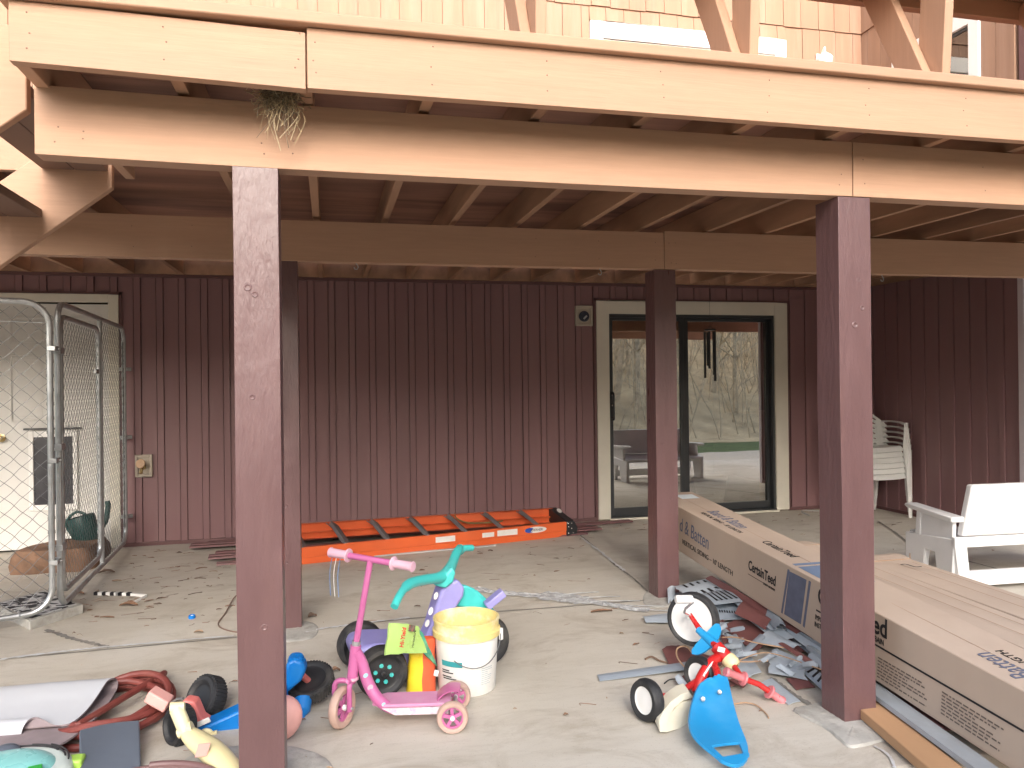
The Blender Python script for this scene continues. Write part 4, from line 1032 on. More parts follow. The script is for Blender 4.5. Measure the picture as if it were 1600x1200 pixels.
def leg_side(x0, nm):
    b_ = B()
    b_.prism([bp(x0, 0.0, .33), bp(x0, 0.0, .30), bp(x0, .035, .0), bp(x0, .16, .0), bp(x0, .19, .21), bp(x0, .29, .21), bp(x0, .33, .0), bp(x0, .50, .0), bp(x0, .50, .285), bp(x0, .30, .30)], fx*.045); b_.build(nm, resin, bn, bevel=.006)
leg_side(0, 'side_frame'); leg_side(W_-.045, 'side_frame')
b = B(); b.prism([bp(.0, -.012, .34), bp(.0, -.012, .28), bp(.035, -.012, .0), bp(.115, -.012, .0), bp(.085, -.012, .275), bp(W_-.1, -.012, .275), bp(W_-.12, -.012, 0), bp(W_, -.012, .0), bp(W_, -.012, .34)], fy*.04)
b.box(0, 0, 0, 0, 0, 0) if False else None
b.prism([bp(.10, -.012, .03), bp(W_-.1, -.012, .03), bp(W_-.1, -.012, .125), bp(.09, -.012, .125)], fy*.035)
b.build('rear_frame', resin, bn, bevel=.006)
for x0 in (.01, W_-.05):
    b = B(); b.prism([bp(x0, .03, .30), bp(x0, .38, .29), bp(x0, .355, .48), bp(x0, .02, .47)], fx*.028); b.prism([bp(x0-.006, .345, .285), bp(x0-.006, .40, .283), bp(x0-.006, .375, .48), bp(x0-.006, .335, .48)], fx*.04)
    ap = b.build('arm_panel', resin, bn, bevel=.005)
    b = B(); b.prism([bp(x0-.04, -.02, .470), bp(x0-.04, .46, .49), bp(x0-.02, .50, .475), bp(x0-.02, .47, .455), bp(x0-.04, -.02, .435)], fx*.10); b.build('armrest', resin, bn, bevel=.01, segs=3)
b = B(); p = G(1563, 930, .02); d = (G(1583, 939, .02)-p).normalized(); b.obox(p+V(0, 0, .0), d*.055, V(-d.y, d.x, 0)*.028, V(0, 0, .017))
ad_ = b.build('power_adapter', whiteTrim, label='small white plastic block on the floor behind the white bench', cat='adapter', bevel=.004)
b = B(); q = p+d*.05; b.tube(spline([q, q+V(.03, -.02, .01), q+V(.07, .0, -.01), q+V(.06, .05, -.012), q+V(-.0, .06, -.01)], 5), .0025, 5); b.build('cord', whiteTrim, ad_)

# ================================================================ stacked chairs
chairM = M('off white plastic chair', (0.77, 0.77, 0.75), 0.42, .04, 4, spec=.45, dirt=(.52, .51, .48), dscale=4, damount=.4)
ch = thing('stacking_chair', 'lowest white plastic chair of the stack in the maroon corner', 'chair', (0, 0, 0), 'white plastic chairs stacked in the corner')
b = B(); rows = []
for i in range(13):
    v = i/12; row = []
    for j in range(13):
        u = -1+2*j/12; x = u*(.245-.03*v); y = -.215-.018*(1-u*u)+.44*v if v > .04 else -.213-.018*(1-u*u)
        z = .43-.018*(1-u*u)*(1-abs(2*v-1)*.3)-.02*v
        if v < .04: z -= .045
        row.append(V(x, y, z))
    rows.append(row)
b.grid(rows, .006); b.build('seat', chairM, ch, smooth=40)
def bk(u, s_):            # u -1..1 across, s_ 0 top edge .. 1 bottom edge
    a = abs(u); x = u*.275; y = .27-.14*a**2.2; zt = .845-.20*a**1.7; zb = .43+.19*a**3
    return V(x*(1-.06*s_*(1-a)), y-.05*s_, zt+(zb-zt)*s_)
b = B()
for s0_, s1_ in ((0, .16), (.25, .37), (.46, .58), (.67, .79), (.90, 1.0)):
    rows = []
    for i in range(25):
        u = -1+2*i/24; ex = .0 if abs(u) < .80 else (abs(u)-.80)/.2
        m0, m1 = s0_*(1-ex)+ex*s0_, s1_*(1-ex)+ex*(min(1, s1_+.1))
        rows.append([bk(u, m0), bk(u, (m0+m1)/2)+V(0, .006, 0), bk(u, m1)])
    b.grid(rows, .006)
for sg in (-1, 1):
    rows = [[bk(sg*(.02+.05*k), s_/8) for s_ in range(9)] for k in (0, 1)] if False else None
    b.grid([[bk(sg*u, s_/8) for s_ in range(9)] for u in (.80, .90, 1.0)], .006)
b.grid([[bk(u, s_/8) for s_ in range(9)] for u in (-.03, .03)], .006)
b.build('backrest', chairM, ch, smooth=40)
for sg in (-1, 1):
    b = B(); pts = spline([V(sg*.262, .13, .655), V(sg*.285, .03, .66), V(sg*.288, -.10, .655), V(sg*.275, -.20, .64)], 5)
    b.tube(pts, [.026]*len(pts), 10, flat=(.35, 1)); b.build('armrest', chairM, ch)
    b = B(); b.prism([V(sg*.298, -.215, .655), V(sg*.262, -.215, .655), V(sg*.235, -.225, .43), V(sg*.248, -.235, 0), V(sg*.282, -.235, 0), V(sg*.292, -.225, .43)], V(0, .012, 0)); b.prism([V(sg*.298, -.215, .655), V(sg*.298, -.16, .655), V(sg*.292, -.15, .43), V(sg*.282, -.20, 0), V(sg*.282, -.235, 0), V(sg*.292, -.225, .43)], V(-sg*.008, 0, 0)); b.build('leg', chairM, ch, bevel=.003)
    b = B(); b.tube([V(sg*.215, .20, .42), V(sg*.235, .26, .2), V(sg*.245, .30, 0)], [.034, .028, .022], 10, flat=(.7, 1)); b.build('leg', chairM, ch)
ch.location = (5.20, 6.60, 0); ch.rotation_euler = (0, 0, rad(-4))
for k, nm in enumerate(('second', 'third', 'fourth', 'fifth')):
    dup(ch, (5.20, 6.60+.008*(k+1), .052*(k+1)), (0, 0, rad(-4)), nm+' white plastic chair from the bottom of the corner stack')
dup(ch, (5.20, 6.64, .26), (0, 0, rad(-4)), 'topmost white plastic chair of the corner stack')
b = B(); p = G(1262, 803); b.tube(spline([p+V(-.05, -.1, .004), p+V(-.06, .0, .02), p+V(0, .08, .02), p+V(.12, .12, .008), p+V(.2, .1, .004)], 6), .006, 6); b.build('cable_offcut', M('grey cable', (.4, .4, .4), .5), label='short grey cable curl on the floor right of the glass door', cat='cable')
# ================================================================ toys
def P3(x, y, Y): return YP(x, y, Y)
def wheel(root, c, ax, R, w, tyre, rim, hub=None, kind='disc', rr=.62, nm='wheel', tread=0):
    """tyre as the part, rim and hub as its sub-parts; ax points to the side that shows"""
    c = Vector(c); ax = Vector(ax).normalized(); b_ = B(); ri = R*rr; h = w/2
    prof = [(ri, -h*.75), (ri+(R-ri)*.35, -h), (R-(R-ri)*.25, -h*.95), (R-.15*(R-ri), -h*.75), (R, -h*.3), (R, h*.3), (R-.15*(R-ri), h*.75), (R-(R-ri)*.25, h*.95), (ri+(R-ri)*.35, h), (ri, h*.75)]
    b_.lathe(c, ax, prof, 40, closed=True)
    if tread:
        a = ax.orthogonal().normalized(); bb = ax.cross(a)
        for i in range(tread):
            w_ = 2*math.pi*i/tread; d = a*math.cos(w_)+bb*math.sin(w_)
            b_.obox(c+d*(R-.001), d*.0035, ax*(h*.72), d.cross(ax)*(math.pi*R/tread*.5))
    t = b_.build(nm, tyre, root, smooth=45)
    b_ = B(); z0 = h*.35
    if kind == 'disc':
        b_.lathe(c, ax, [(ri*1.04, h*.30), (ri*1.02, h*.72), (ri*.95, h*.66), (ri*.80, h*.60), (ri*.3, h*.74), (0, h*.78)], 36, cap=False)
        b_.lathe(c, -ax, [(ri*1.04, h*.30), (ri*1.02, h*.72), (ri*.8, h*.6), (0, h*.7)], 36, cap=False)
    else:
        b_.lathe(c, ax, [(ri*1.03, -z0), (ri*1.03, z0), (ri*.84, z0), (ri*.84, -z0)], 36, closed=True)
        b_.lathe(c, ax, [(ri*.34, -z0*1.2), (ri*.34, z0*1.25), (0, z0*1.25)], 20, cap=False); b_.lathe(c, -ax, [(ri*.34, -z0), (ri*.34, z0*1.2), (0, z0*1.2)], 20, cap=False)
        a = ax.orthogonal().normalized(); bb = ax.cross(a)
        for i in range(5):
            w_ = 2*math.pi*(i+.2)/5; d = a*math.cos(w_)+bb*math.sin(w_); b_.obox(c+d*ri*.58, d*ri*.30, d.cross(ax)*ri*.15, ax*z0*.8)
    b_.build('rim', rim, t, smooth=40)
    if hub:
        b_ = B(); b_.lathe(c, ax, [(R*.14, h*.3), (R*.14, h*.98), (R*.11, h*1.08), (R*.05, h*1.1), (R*.045, h*.95), (0, h*.95)], 16, cap=False); b_.build('hub', hub, t)
    return t
pink = M('pink enamel', (0.48, 0.125, 0.30), 0.38, .06, 6, spec=.5, dirt=(.46, .2, .33), dscale=8, damount=.3)
palePink = M('pale pink plastic', (0.62, 0.38, 0.47), 0.5, .05, 6)
deckPink = M('dusty pink deck', (0.58, 0.25, 0.42), 0.6, .08, 10, .2, 90, dirt=(.5, .36, .43), dscale=10, damount=.6)
wornTyre = M('worn tan pink tyre', (0.50, 0.34, 0.28), 0.6, .12, 10, dirt=(.4, .3, .27), dscale=7, damount=.5)
whiteP = M('white plastic', (0.76, 0.76, 0.75), 0.42, .03, 6)

sc = thing('kick_scooter', 'small pink three wheeled kick scooter standing in front of the white bucket', 'scooter', (.24, 3.06, 0))
fc_ = V(.035, 3.083, .080); fax = V(.84, -.54, .0)
wheel(sc, fc_, fax, .080, .034, wornTyre, pink, whiteP, 'spoke', .66)
rax = V(.2, -.98, 0)
wheel(sc, V(.445, 2.925, .061), V(-.16, -.98, 0), .061, .034, wornTyre, pink, whiteP, 'spoke', .68)
wheel(sc, V(.49, 3.125, .061), V(-.16, -.98, 0), .061, .034, wornTyre, pink, whiteP, 'spoke', .68)
b = B(); b.tube([V(.445, 2.925, .061), V(.49, 3.125, .061)], .008, 8); b.build('axle', galv, sc)
top = P3(579, 874, 3.07); base_ = P3(556, 1008, 3.085); crown = P3(550.5, 1060, 3.085)
b = B(); b.tube([base_+(top-base_)*-.05, top], .0125, 14); b.build('stem', pink, sc)
b = B(); b.tube([crown, base_], .021, 16); b.build('head_tube', pink, sc)
b = B(); b.tube([base_-(top-base_)*.01, base_+(top-base_)*.05], .0165, 14); b.build('collar', galv, sc)
b = B(); b.tube([crown-V(0, 0, .004), crown+V(0, 0, .006)], .025, 16); b.build('head_ring', palePink, sc)
hb = V(.78, -.62, -.06).normalized(); g0, g1 = top-hb*.185, top+hb*.185
b = B(); b.tube([g0, g1], .0125, 14); b.build('handlebar', pink, sc)
for s_, g_ in ((1, g0), (-1, g1)):
    b = B(); d = hb*s_; b.lathe(g_-d*.012, d, [(0, 0), (.019, 0), (.021, .003), (.018, .010), (.0172, .082), (.026, .086), (.028, .090), (.026, .094), (.0, .094)], 18, cap=False); b.build('grip', palePink, sc)
fa = fax.normalized()
b = B()
b.tube(rounded([fc_-fa*.033+V(0, 0, -.012), fc_-fa*.033+V(0, 0, .105), crown-V(0, 0, .012)-fa*.0, fc_+fa*.033+V(0, 0, .105), fc_+fa*.033+V(0, 0, -.012)], .035, 7), .0105, 10)
b.build('fork', pink, sc)
b = B(); b.tube([fc_-fa*.05, fc_+fa*.05], .006, 8); b.build('axle', galv, sc)
body = [P3(557, 1018, 3.08), P3(566, 1036, 3.08), P3(574, 1064, 3.07), P3(588, 1089, 3.05), P3(604, 1103, 3.04), P3(618, 1109, 3.035)]
b = B(); bb_ = spline(body, 6); b.tube(bb_, [.019+.004*math.sin(math.pi*i/len(bb_)) for i in range(len(bb_))], 14); b.build('down_tube', pink, sc)
b = B()
for i, (t, r_) in enumerate(((10, .010), (14, .012), (22, .008))):
    p = bb_[t]+V(.0, -.0225, .006); oval(b, p, V(.8, 0, .6), V(-.6, 0, .8), r_, r_*.8, V(0, -1, 0), i % 2)
b.build('sticker', [M('aqua sticker', (.35, .6, .65), .5), palePink], sc)
dd = V(.98, -.17, 0).normalized(); dn = V(.17, .98, 0); D0, D1 = V(.155, 3.085, .085), V(.455, 3.03, .085)
b = B(); b.prism([D0-dn*.035, D0+dd*.05-dn*.062, D1-dn*.062, D1+dn*.062, D0+dd*.05+dn*.062, D0+dn*.035], V(0, 0, .014)); b.build('deck', deckPink, sc, bevel=.004)
b = B()
for s_ in (-1, 1): b.prism([D0+dd*.04+dn*.058*s_-V(0, 0, .002), D1+dn*.058*s_-V(0, 0, .002), D1-dd*.01+dn*.058*s_-V(0, 0, .030), D0+dd*.09+dn*.058*s_-V(0, 0, .030)], dn*.006*-s_)
b.build('deck_skirt', M('worn white pink print', (.68, .56, .62), .6, .2, 30, dirt=(.6, .3, .45), dscale=28, damount=.9), sc)
b = B(); fp = D1+dd*.02; rows = []
for i in range(10):
    w_ = rad(-10+120*i/9); p = V(.468, 3.03, .061)+(-dd*math.cos(w_)+V(0, 0, 1)*math.sin(w_))*.074; rows.append([p-dn*.045, p-dn*.02+V(0, 0, .004), p+dn*.02+V(0, 0, .004), p+dn*.045])
b.grid(rows, .004); b.build('brake_fender', pink, sc)
b = B(); rib = [spline([g0+hb*.02*k+V(0, 0, -.012), g0+hb*(.02*k-.01)+V(-.004, -.01, -.08), g0+hb*(.02*k-.012)+V(.0, -.012, -.17)], 6) for k in (0, 1, 2)]
for k, r_ in enumerate(rib): b.tube(r_, .006, 6, flat=(.25, 1), mi=k % 2)
b.build('ribbon_streamer', [M('blue ribbon', (.12, .25, .5), .5), whiteP], sc, smooth=0)

# purple and teal low trike
lilac = M('lilac plastic', (0.30, 0.28, 0.60), 0.4, .05, 4, spec=.5, dirt=(.4, .38, .6), dscale=5, damount=.4)
teal = M('aqua plastic', (0.06, 0.52, 0.50), 0.36, .06, 4, spec=.5, dirt=(.25, .6, .58), dscale=5, damount=.35)
tk_ = thing('toy_trike', 'lilac and aqua plastic low trike with wide black wheels behind the bucket', 'ride-on toy', (.42, 3.55, 0))
nax = V(.17, -.98, 0)
wn_, wf_ = V(.205, 3.345, .110), V(.130, 3.72, .110)
t = wheel(tk_, wn_, nax, .110, .085, rubber, blackP, blackP, 'disc', .66)
b = B(); a_ = nax.normalized().orthogonal().normalized(); c_ = nax.normalized().cross(a_)
for i in range(7):
    w_ = 6.283*i/6; p = wn_+nax.normalized()*.034+(a_*math.cos(w_)+c_*math.sin(w_))*(.036 if i < 6 else 0); b.lathe(p, nax, [(.010, 0), (.009, .004), (0, .005)], 6, cap=False)
b.build('hub_studs', teal, t)
wheel(tk_, wf_, nax, .110, .085, rubber, blackP, blackP, 'disc', .66)
b = B(); b.tube([wn_, wf_], .014, 10); b.build('axle', galv, tk_)
def slab(pix, Y, axis, w, mat_, nm, par, bev=.02, taper=1.0):
    pts = [P3(x, y, Y) for x, y in pix]; ax = Vector(axis).normalized(); b_ = B()
    b_.prism([p-ax*(w/2) for p in pts], ax*w); return b_.build(nm, mat_, par, bevel=bev, segs=3, smooth=50)
nn = nax.normalized()
slab([(546, 1012), (553, 999), (575, 994), (612, 993), (648, 988), (664, 1000), (674, 1024), (655, 1038), (628, 1046), (590, 1046), (556, 1036)], 3.54, nn, .25, lilac, 'seat', tk_, .025)
slab([(640, 1034), (656, 1000), (667, 975), (676, 945), (684, 920), (697, 905), (711, 902), (721, 915), (719, 928), (708, 945), (700, 962), (690, 990), (676, 1018), (656, 1040)], 3.55, nn, .105, lilac, 'front_column', tk_, .014)
b = B()
for x, y, r_ in ((681, 931, .017), (673, 955, .018), (667.5, 974, .017)): oval(b, P3(x, y, 3.495), V(.3, 0, 1), V(1, 0, -.3), r_, r_*.55, nn)
b.build('spot_sticker', whiteP, tk_)
hp = spline([P3(616, 948, 3.14), P3(627, 926, 3.20), P3(641, 912, 3.28), P3(664, 906, 3.38), P3(688, 902, 3.48), P3(700, 893, 3.56), P3(707, 880, 3.66), P3(713, 865, 3.76), P3(720, 858, 3.83), P3(737, 856, 3.90)], 5)
b = B(); k_ = len(hp); b.tube(hp, [.0165 if i < 8 else (.017 if i > k_-8 else .0225+.006*math.exp(-((i-24)/5)**2)) for i in range(k_)], 14); b.lathe(hp[k_-7], (hp[k_-1]-hp[k_-7]), [(.026, 0), (.027, .006), (.02, .010)], 14, cap=False); b.build('handlebar', teal, tk_)
slab([(676, 913), (690, 899), (704, 884), (710, 893), (706, 908), (694, 918)], 3.50, nn, .05, teal, 'handlebar_bracket', tk_, .01)
fw2 = P3(760, 1001, 3.64); wax = V(.30, -.95, 0)
wheel(tk_, fw2, wax, .118, .075, rubber, blackP, None, 'disc', .60, tread=0)
slab([(697, 950), (701, 933), (712, 919), (724, 913), (738, 918), (750, 931), (766, 952), (772, 985), (760, 1000), (748, 985), (738, 962), (722, 948), (710, 946)], 3.575, wax, .035, teal, 'fork', tk_, .008)
slab([(712, 922), (724, 914), (738, 919), (752, 932), (768, 955), (760, 960), (740, 938), (720, 932)], 3.64, wax, .13, teal, 'fork_cover', tk_, .012)
b = B(); b.obox(P3(773, 936, 3.5), V(.042, -.0, .030), V(0, .03, 0), V(-.010, 0, .014)); b.build('pedal', lilac, tk_, bevel=.005)

# bucket
bkM = M('white pail plastic', (0.80, 0.80, 0.78), 0.4, .03, 4, spec=.45, dirt=(.66, .66, .62), dscale=5, damount=.4)
yelM = M('yellow paint stained rim', (0.74, 0.60, 0.24), 0.5, .12, 9, dirt=(.78, .76, .68), dscale=7, damount=.7)
bk_ = thing('bucket', 'white plastic bucket with yellow stained rim standing behind the pink scooter', 'bucket', (.578, 3.362, 0))
bc = V(.578, 3.362, 0)
b = B(); b.lathe(bc, V(0, 0, 1), [(.0, .0), (.122, .0), (.126, .004), (.140, .262), (.140, .268)], 56, cap=False); b.build('pail', bkM, bk_, smooth=50)
b = B(); b.lathe(bc, V(0, 0, 1), [(.140, .235), (.1485, .237), (.1495, .262), (.143, .266), (.143, .300), (.147, .302), (.147, .310), (.139, .312), (.136, .30), (.122, .012), (0, .012)], 56, cap=False); b.build('rim', yelM, bk_, smooth=50)
hd = [bc+V(math.cos(rad(w_))*.150, math.sin(rad(w_))*.150, 0) for w_ in (-118, -18)]
b = B(); q = []
for i in range(19):
    w_ = -150+132*i/18; q.append(bc+V(math.cos(rad(w_))*.153, math.sin(rad(w_))*.153, .247-.115*math.sin(math.pi*i/18)**.8))
b.tube(q[4:], .0022, 6); b.build('wire_handle', galvDark, bk_)
b = B(); b.obox(q[-1]+V(0, 0, -.012), V(.004, .004, 0)*1.2, V(-.006, .006, 0), V(0, 0, .026)); b.build('handle_lug', whiteP, bk_, bevel=.003)
def on_pail(w0, w1, z0, z1, n_=8):
    rows = []
    for z in (z0, z1):
        r_ = .1266+.0139*(z/.262)+.0006; rows.append([bc+V(math.cos(rad(w0+(w1-w0)*i/n_))*r_, math.sin(rad(w0+(w1-w0)*i/n_))*r_, z) for i in range(n_+1)])
    return rows
tealInk = M('teal print', (.04, .33, .36), .6); greyInk = M('faded print', (.42, .47, .50), .7)
b = B(); b.grid(on_pail(-152, -108, .130, .153), 0); b.build('printed_band', tealInk, bk_)
b = B(); rq = random.Random(2)
for (w0, w1, zz) in ((-152, -134, .112), (-152, -126, .103), (-152, -130, .086), (-150, -120, .077)): b.grid(on_pail(w0, w1, zz-.003, zz+.002), 0)
b.build('small_print', inkK, bk_)
b = B()
for i in range(9):
    zz = .118-.0085*i; b.grid(on_pail(-72, -72+rq.uniform(14, 27), zz-.0015, zz+.0015), 0)
b.build('small_print', greyInk, bk_)

# soil bag with folded top
lime = M('lime green bag film', (0.40, 0.60, 0.18), 0.32, .08, 6, .25, 18, dirt=(.56, .64, .24), dscale=5, damount=.6, bdist=.004)
bagY = M('yellow bag film', (0.72, 0.55, 0.03), 0.32, .1, 9, .3, 22, bdist=.004)
bagO = M('orange red bag film', (0.66, 0.12, 0.05), 0.32, .1, 9, .3, 22, bdist=.004)
redInk = M('red lettering', (.55, .03, .03), .5)
sb = thing('soil_bag', 'lime and yellow garden product bag with its top folded over beside the bucket', 'bag', (.375, 3.36, 0))
b = B()
def crumple(p, s_=.006): return p+V(mnoise.noise(p*22), mnoise.noise(p*22+V(7, 0, 0)), mnoise.noise(p*22+V(0, 9, 0)))*s_
rows = []
for i in range(9):
    t = i/8; z = .002+.225*t; hw = .065-.010*t; hd_ = .055*(1-t*.55); cx = .376+.010*t; cy = 3.375
    loop = []
    for j in range(17):
        w_ = 2*math.pi*j/16; loop.append(crumple(V(cx+hw*math.copysign(abs(math.cos(w_))**.6, math.cos(w_)), cy+hd_*math.copysign(abs(math.sin(w_))**.7, math.sin(w_)), z), .005 if i else 0))
    loop[16] = loop[0]; rows.append(loop)
b.grid(rows, 0)
for k in range(len(b.f)):
    j = k % 16; b.m[k] = 0 if 6 <= j <= 11 else 1
b.build('bag_body', [bagY, bagO], sb, smooth=60)
b = B(); A = [P3(601, 1023, 3.20), P3(609, 973, 3.25), P3(650, 978, 3.33), P3(662, 990, 3.345), P3(680, 1030, 3.32)]
rows = []
for i in range(8):
    t = i/7; lo_ = P3(601, 1023, 3.21).lerp(P3(666, 1020, 3.31), t); hi_ = P3(609, 973, 3.26).lerp(P3(652, 979, 3.34), t)
    rows.append([crumple(lo_.lerp(hi_, s_/6)+V(0, -.012*math.sin(math.pi*s_/6)*math.sin(math.pi*t), .010*math.sin(math.pi*s_/6)*math.sin(math.pi*t)), .006) for s_ in range(7)])
b.grid(rows, .012); fl = b.build('folded_top', lime, sb, smooth=60)
b = B(); rows = []
for i in range(6):
    t = i/5; hi_ = P3(650, 979, 3.335).lerp(P3(661, 1020, 3.30), t); lo_ = P3(661, 990, 3.33).lerp(P3(683, 1041, 3.315), t); rows.append([crumple(hi_.lerp(lo_, s_/4), .004) for s_ in range(5)])
b.grid(rows, .006); b.build('fold_side', M('green teal print', (.04, .22, .15), .4, .5, 22, dirt=(.3, .45, .15), dscale=16, damount=.7), sb, smooth=60)
fx_ = (P3(652, 979, 3.34)-P3(609, 973, 3.26)).normalized(); fy_ = (P3(609, 973, 3.26)-P3(601, 1023, 3.21)).normalized(); fz_ = fx_.cross(fy_)*-1
if fz_.y > 0: fz_ = -fz_
rd_ = fy_; upd = rd_.cross(fz_)*-1
text('lettering', 'Hi-Yield', redInk, fl, P3(629, 1014, 3.205)+V(0, -.022, .012), fy_, fz_.cross(fy_), .030, .8, bold=.0008)
text('lettering', 'Horticultural', inkK, fl, P3(645, 1014, 3.235)+V(0, -.022, .012), fy_, fz_.cross(fy_), .017, .8)
b = B(); p = P3(643, 984, 3.29)+V(0, -.018, .012); b.obox(p, fx_*.017, fy_*.013, fz_*.001); b.build('picture_patch', M('flower print', (.12, .10, .08), .5, .8, 40, dirt=(.55, .1, .1), dscale=30, damount=.8), fl)
b = B(); b.obox(P3(681, 1050, 3.29)+V(0, -.012, 0), V(.009, 0, -.003), V(.003, 0, .012), V(0, .0006, 0)); b.build('white_print', whiteP, sb)

# tipped blue trike lying on its side
blueP = M('bright blue plastic', (0.0, 0.17, 0.55), 0.36, .06, 5, spec=.5, dirt=(.05, .25, .55), dscale=5, damount=.3)
cream = M('cream yellow plastic', (0.74, 0.66, 0.38), 0.42, .06, 4, dirt=(.72, .68, .52), dscale=5, damount=.4)
coral = M('coral red plastic', (0.72, 0.20, 0.18), 0.42, .06, 5, dirt=(.75, .36, .32), dscale=5, damount=.5)
coralPale = M('faded coral plastic', (0.76, 0.40, 0.36), 0.45, .05, 5)
bt = thing('ride_on_trike', 'blue and cream plastic trike tipped on its side behind the left painted post', 'ride-on toy', (-.3, 3.3, 0))
wheel(bt, P3(322, 1092, 3.38), V(-.62, -.55, .42), .092, .075, rubber, blackP, None, 'disc', .62, tread=40)
wheel(bt, P3(281, 1133, 3.12), V(-.78, -.6, .15), .072, .070, rubber, blackP, None, 'disc', .62, tread=40)
wheel(bt, P3(484, 1066, 3.36), V(-.12, -.42, .9), .100, .060, rubber, blackP, None, 'disc', .70, tread=48)
slab([(298, 1133), (330, 1124), (376, 1103), (447, 1070), (450, 1120), (378, 1157), (336, 1162), (322, 1150), (312, 1142)], 3.22, V(0.1, 1, .1), .085, blueP, 'body', bt, .010)
slab([(436, 1085), (447, 1046), (450, 1030), (462, 1024), (476, 1030), (480, 1043), (472, 1060), (450, 1078)], 3.27, V(.1, 1, 0), .075, blueP, 'rear_arm', bt, .014)
b = B(); b.lathe(P3(463, 1031, 3.27), V(.05, -.15, 1), [(.034, -.03), (.035, .0), (.031, .002), (.031, .012), (.027, .014), (.026, .02), (.006, .021), (.005, .015), (0, .015)], 20); b.build('arm_cap', blueP, bt)
b = B(); p0, p1 = P3(474, 1092, 3.28), P3(471, 1124, 3.22); b.tube([p0, p0.lerp(p1, .6), p0.lerp(p1, .8), p1], [.036, .032, .016, .014], 14); b.build('lower_arm', blueP, bt)
b = B(); b.tube([P3(472, 1055, 3.3), P3(484, 1066, 3.36)], .014, 10); b.build('hub_pin', coral, bt)
b = B(); b.ball(P3(440, 1122, 3.02), .075, .05, .085, rot=Matrix.Rotation(rad(20), 3, 'Y')); b.build('seat', coralPale, bt)
slab([(283, 1098), (292, 1089), (308, 1092), (318, 1116), (332, 1126), (318, 1140), (300, 1136), (290, 1124)], 3.23, V(.2, 1, 0), .06, coral, 'fork', bt, .008)
b = B(); q = [P3(276, 1108, 3.02), P3(292, 1146, 2.98)]; b.tube(q, .026, 16); b.tube([q[0]-V(.02, 0, -.005), q[0]+V(.028, 0, .008)], [.022, .016], 14); b.tube([q[1]-V(.03, 0, 0), q[1]+V(.02, 0, .02)], [.016, .024], 14); b.build('head_tube', cream, bt)
hp = spline([P3(294, 1146, 2.98), P3(312, 1160, 2.94), P3(336, 1178, 2.88), P3(362, 1206, 2.79), P3(385, 1240, 2.70)], 6); b = B(); b.tube(hp, [.030+.018*math.sin(math.pi*min(1, i/len(hp)*1.1)) for i in range(len(hp))], 16, flat=(.75, 1)); b.build('handle_arm', cream, bt, smooth=60)
b = B(); p = P3(321, 1173, 2.90); b.obox(p+V(0, -.06, .03), V(.020, 0, -.0), V(.006, 0, .022), V(0, .002, -.0)); b.build('square_sticker', coralPale, bt)
b = B(); p = P3(314, 1130, 3.165); b.obox(p, V(.032, 0, .012), V(0, .004, 0), V(-.004, 0, .009)); b.build('label_strip', whiteP, bt, bevel=.002)
b = B(); b.lathe(P3(322, 1150, 3.165), V(0, -1, .1), [(.030, 0), (.03, .008), (.022, .012), (0, .012)], 20); b.obox(P3(334, 1147, 3.155), V(.012, 0, .003), V(0, .006, 0), V(0, 0, .010)); b.build('lock_tab', cream, bt)
b = B(); p = P3(249, 1092, 3.28); b.obox(p, V(.038, -.01, -.022), V(.006, .035, .0), V(.010, 0, .020)); pd = b.build('pedal', coralPale, bt, bevel=.006)
b = B(); b.tube([P3(264, 1101, 3.28), P3(277, 1092, 3.27), P3(286, 1091, 3.26)], .005, 6); b.build('crank', galv, bt)

# red tricycle tipped backward
redM = M('red enamel', (0.55, 0.025, 0.025), 0.32, .06, 6, spec=.5)
skyB = M('light blue plastic', (0.02, 0.30, 0.64), 0.36, .07, 4, spec=.5, dirt=(.15, .42, .66), dscale=4, damount=.35)
gripP = M('translucent pink grip', (0.62, 0.20, 0.22), 0.3, .08, 8)
tr = thing('tricycle', 'red tricycle with blue seat and white disc wheels tipped back onto its seat', 'tricycle', (1.4, 2.9, 0))
wheel(tr, P3(1083, 967, 3.34), V(-.72, -.66, .12), .125, .058, rubber, whiteP, None, 'disc', .80)
wheel(tr, V(1.205, 2.835, .082), V(-.955, -.29, .08), .082, .052, rubber, whiteP, None, 'disc', .64)
wheel(tr, P3(1094, 1054, 3.06), V(-.9, -.40, .05), .080, .045, rubber, whiteP, None, 'disc', .64)
b = B(); b.tube([V(1.215, 2.85, .082), P3(1056, 1086, 2.93), P3(1092, 1062, 3.03)], .013, 10); b.build('rear_axle', redM, tr)
b = B(); rows = []
L0 = [(1024, 1101, 2.86), (1030, 1122, 2.84), (1037, 1142, 2.80), (1058, 1140, 2.80), (1080, 1134, 2.84)]
L1 = [(1047, 1091, 2.91), (1048, 1104, 2.90), (1055, 1112, 2.88), (1070, 1108, 2.89), (1086, 1104, 2.92)]
L2q = [(1070, 1081, 2.96), (1072, 1088, 2.95), (1077, 1092, 2.94), (1084, 1090, 2.95), (1092, 1088, 2.97)]
b.grid([[P3(*q) for q in spline_] for spline_ in ()], 0) if False else None
b.prism([P3(1031, 1144, 2.69), P3(1030, 1128, 2.72), P3(1036, 1112, 2.76), P3(1048, 1097, 2.80), P3(1064, 1085, 2.84), P3(1076, 1081, 2.86), P3(1083, 1090, 2.86), P3(1066, 1096, 2.83), P3(1053, 1107, 2.79), P3(1045, 1123, 2.75), P3(1042, 1144, 2.695)], V(.02, .09, .0))
b.prism([P3(1040, 1145, 2.695), P3(1044, 1119, 2.77), P3(1062, 1098, 2.83), P3(1092, 1092, 2.88), P3(1092, 1130, 2.80)], V(.004, .012, 0))
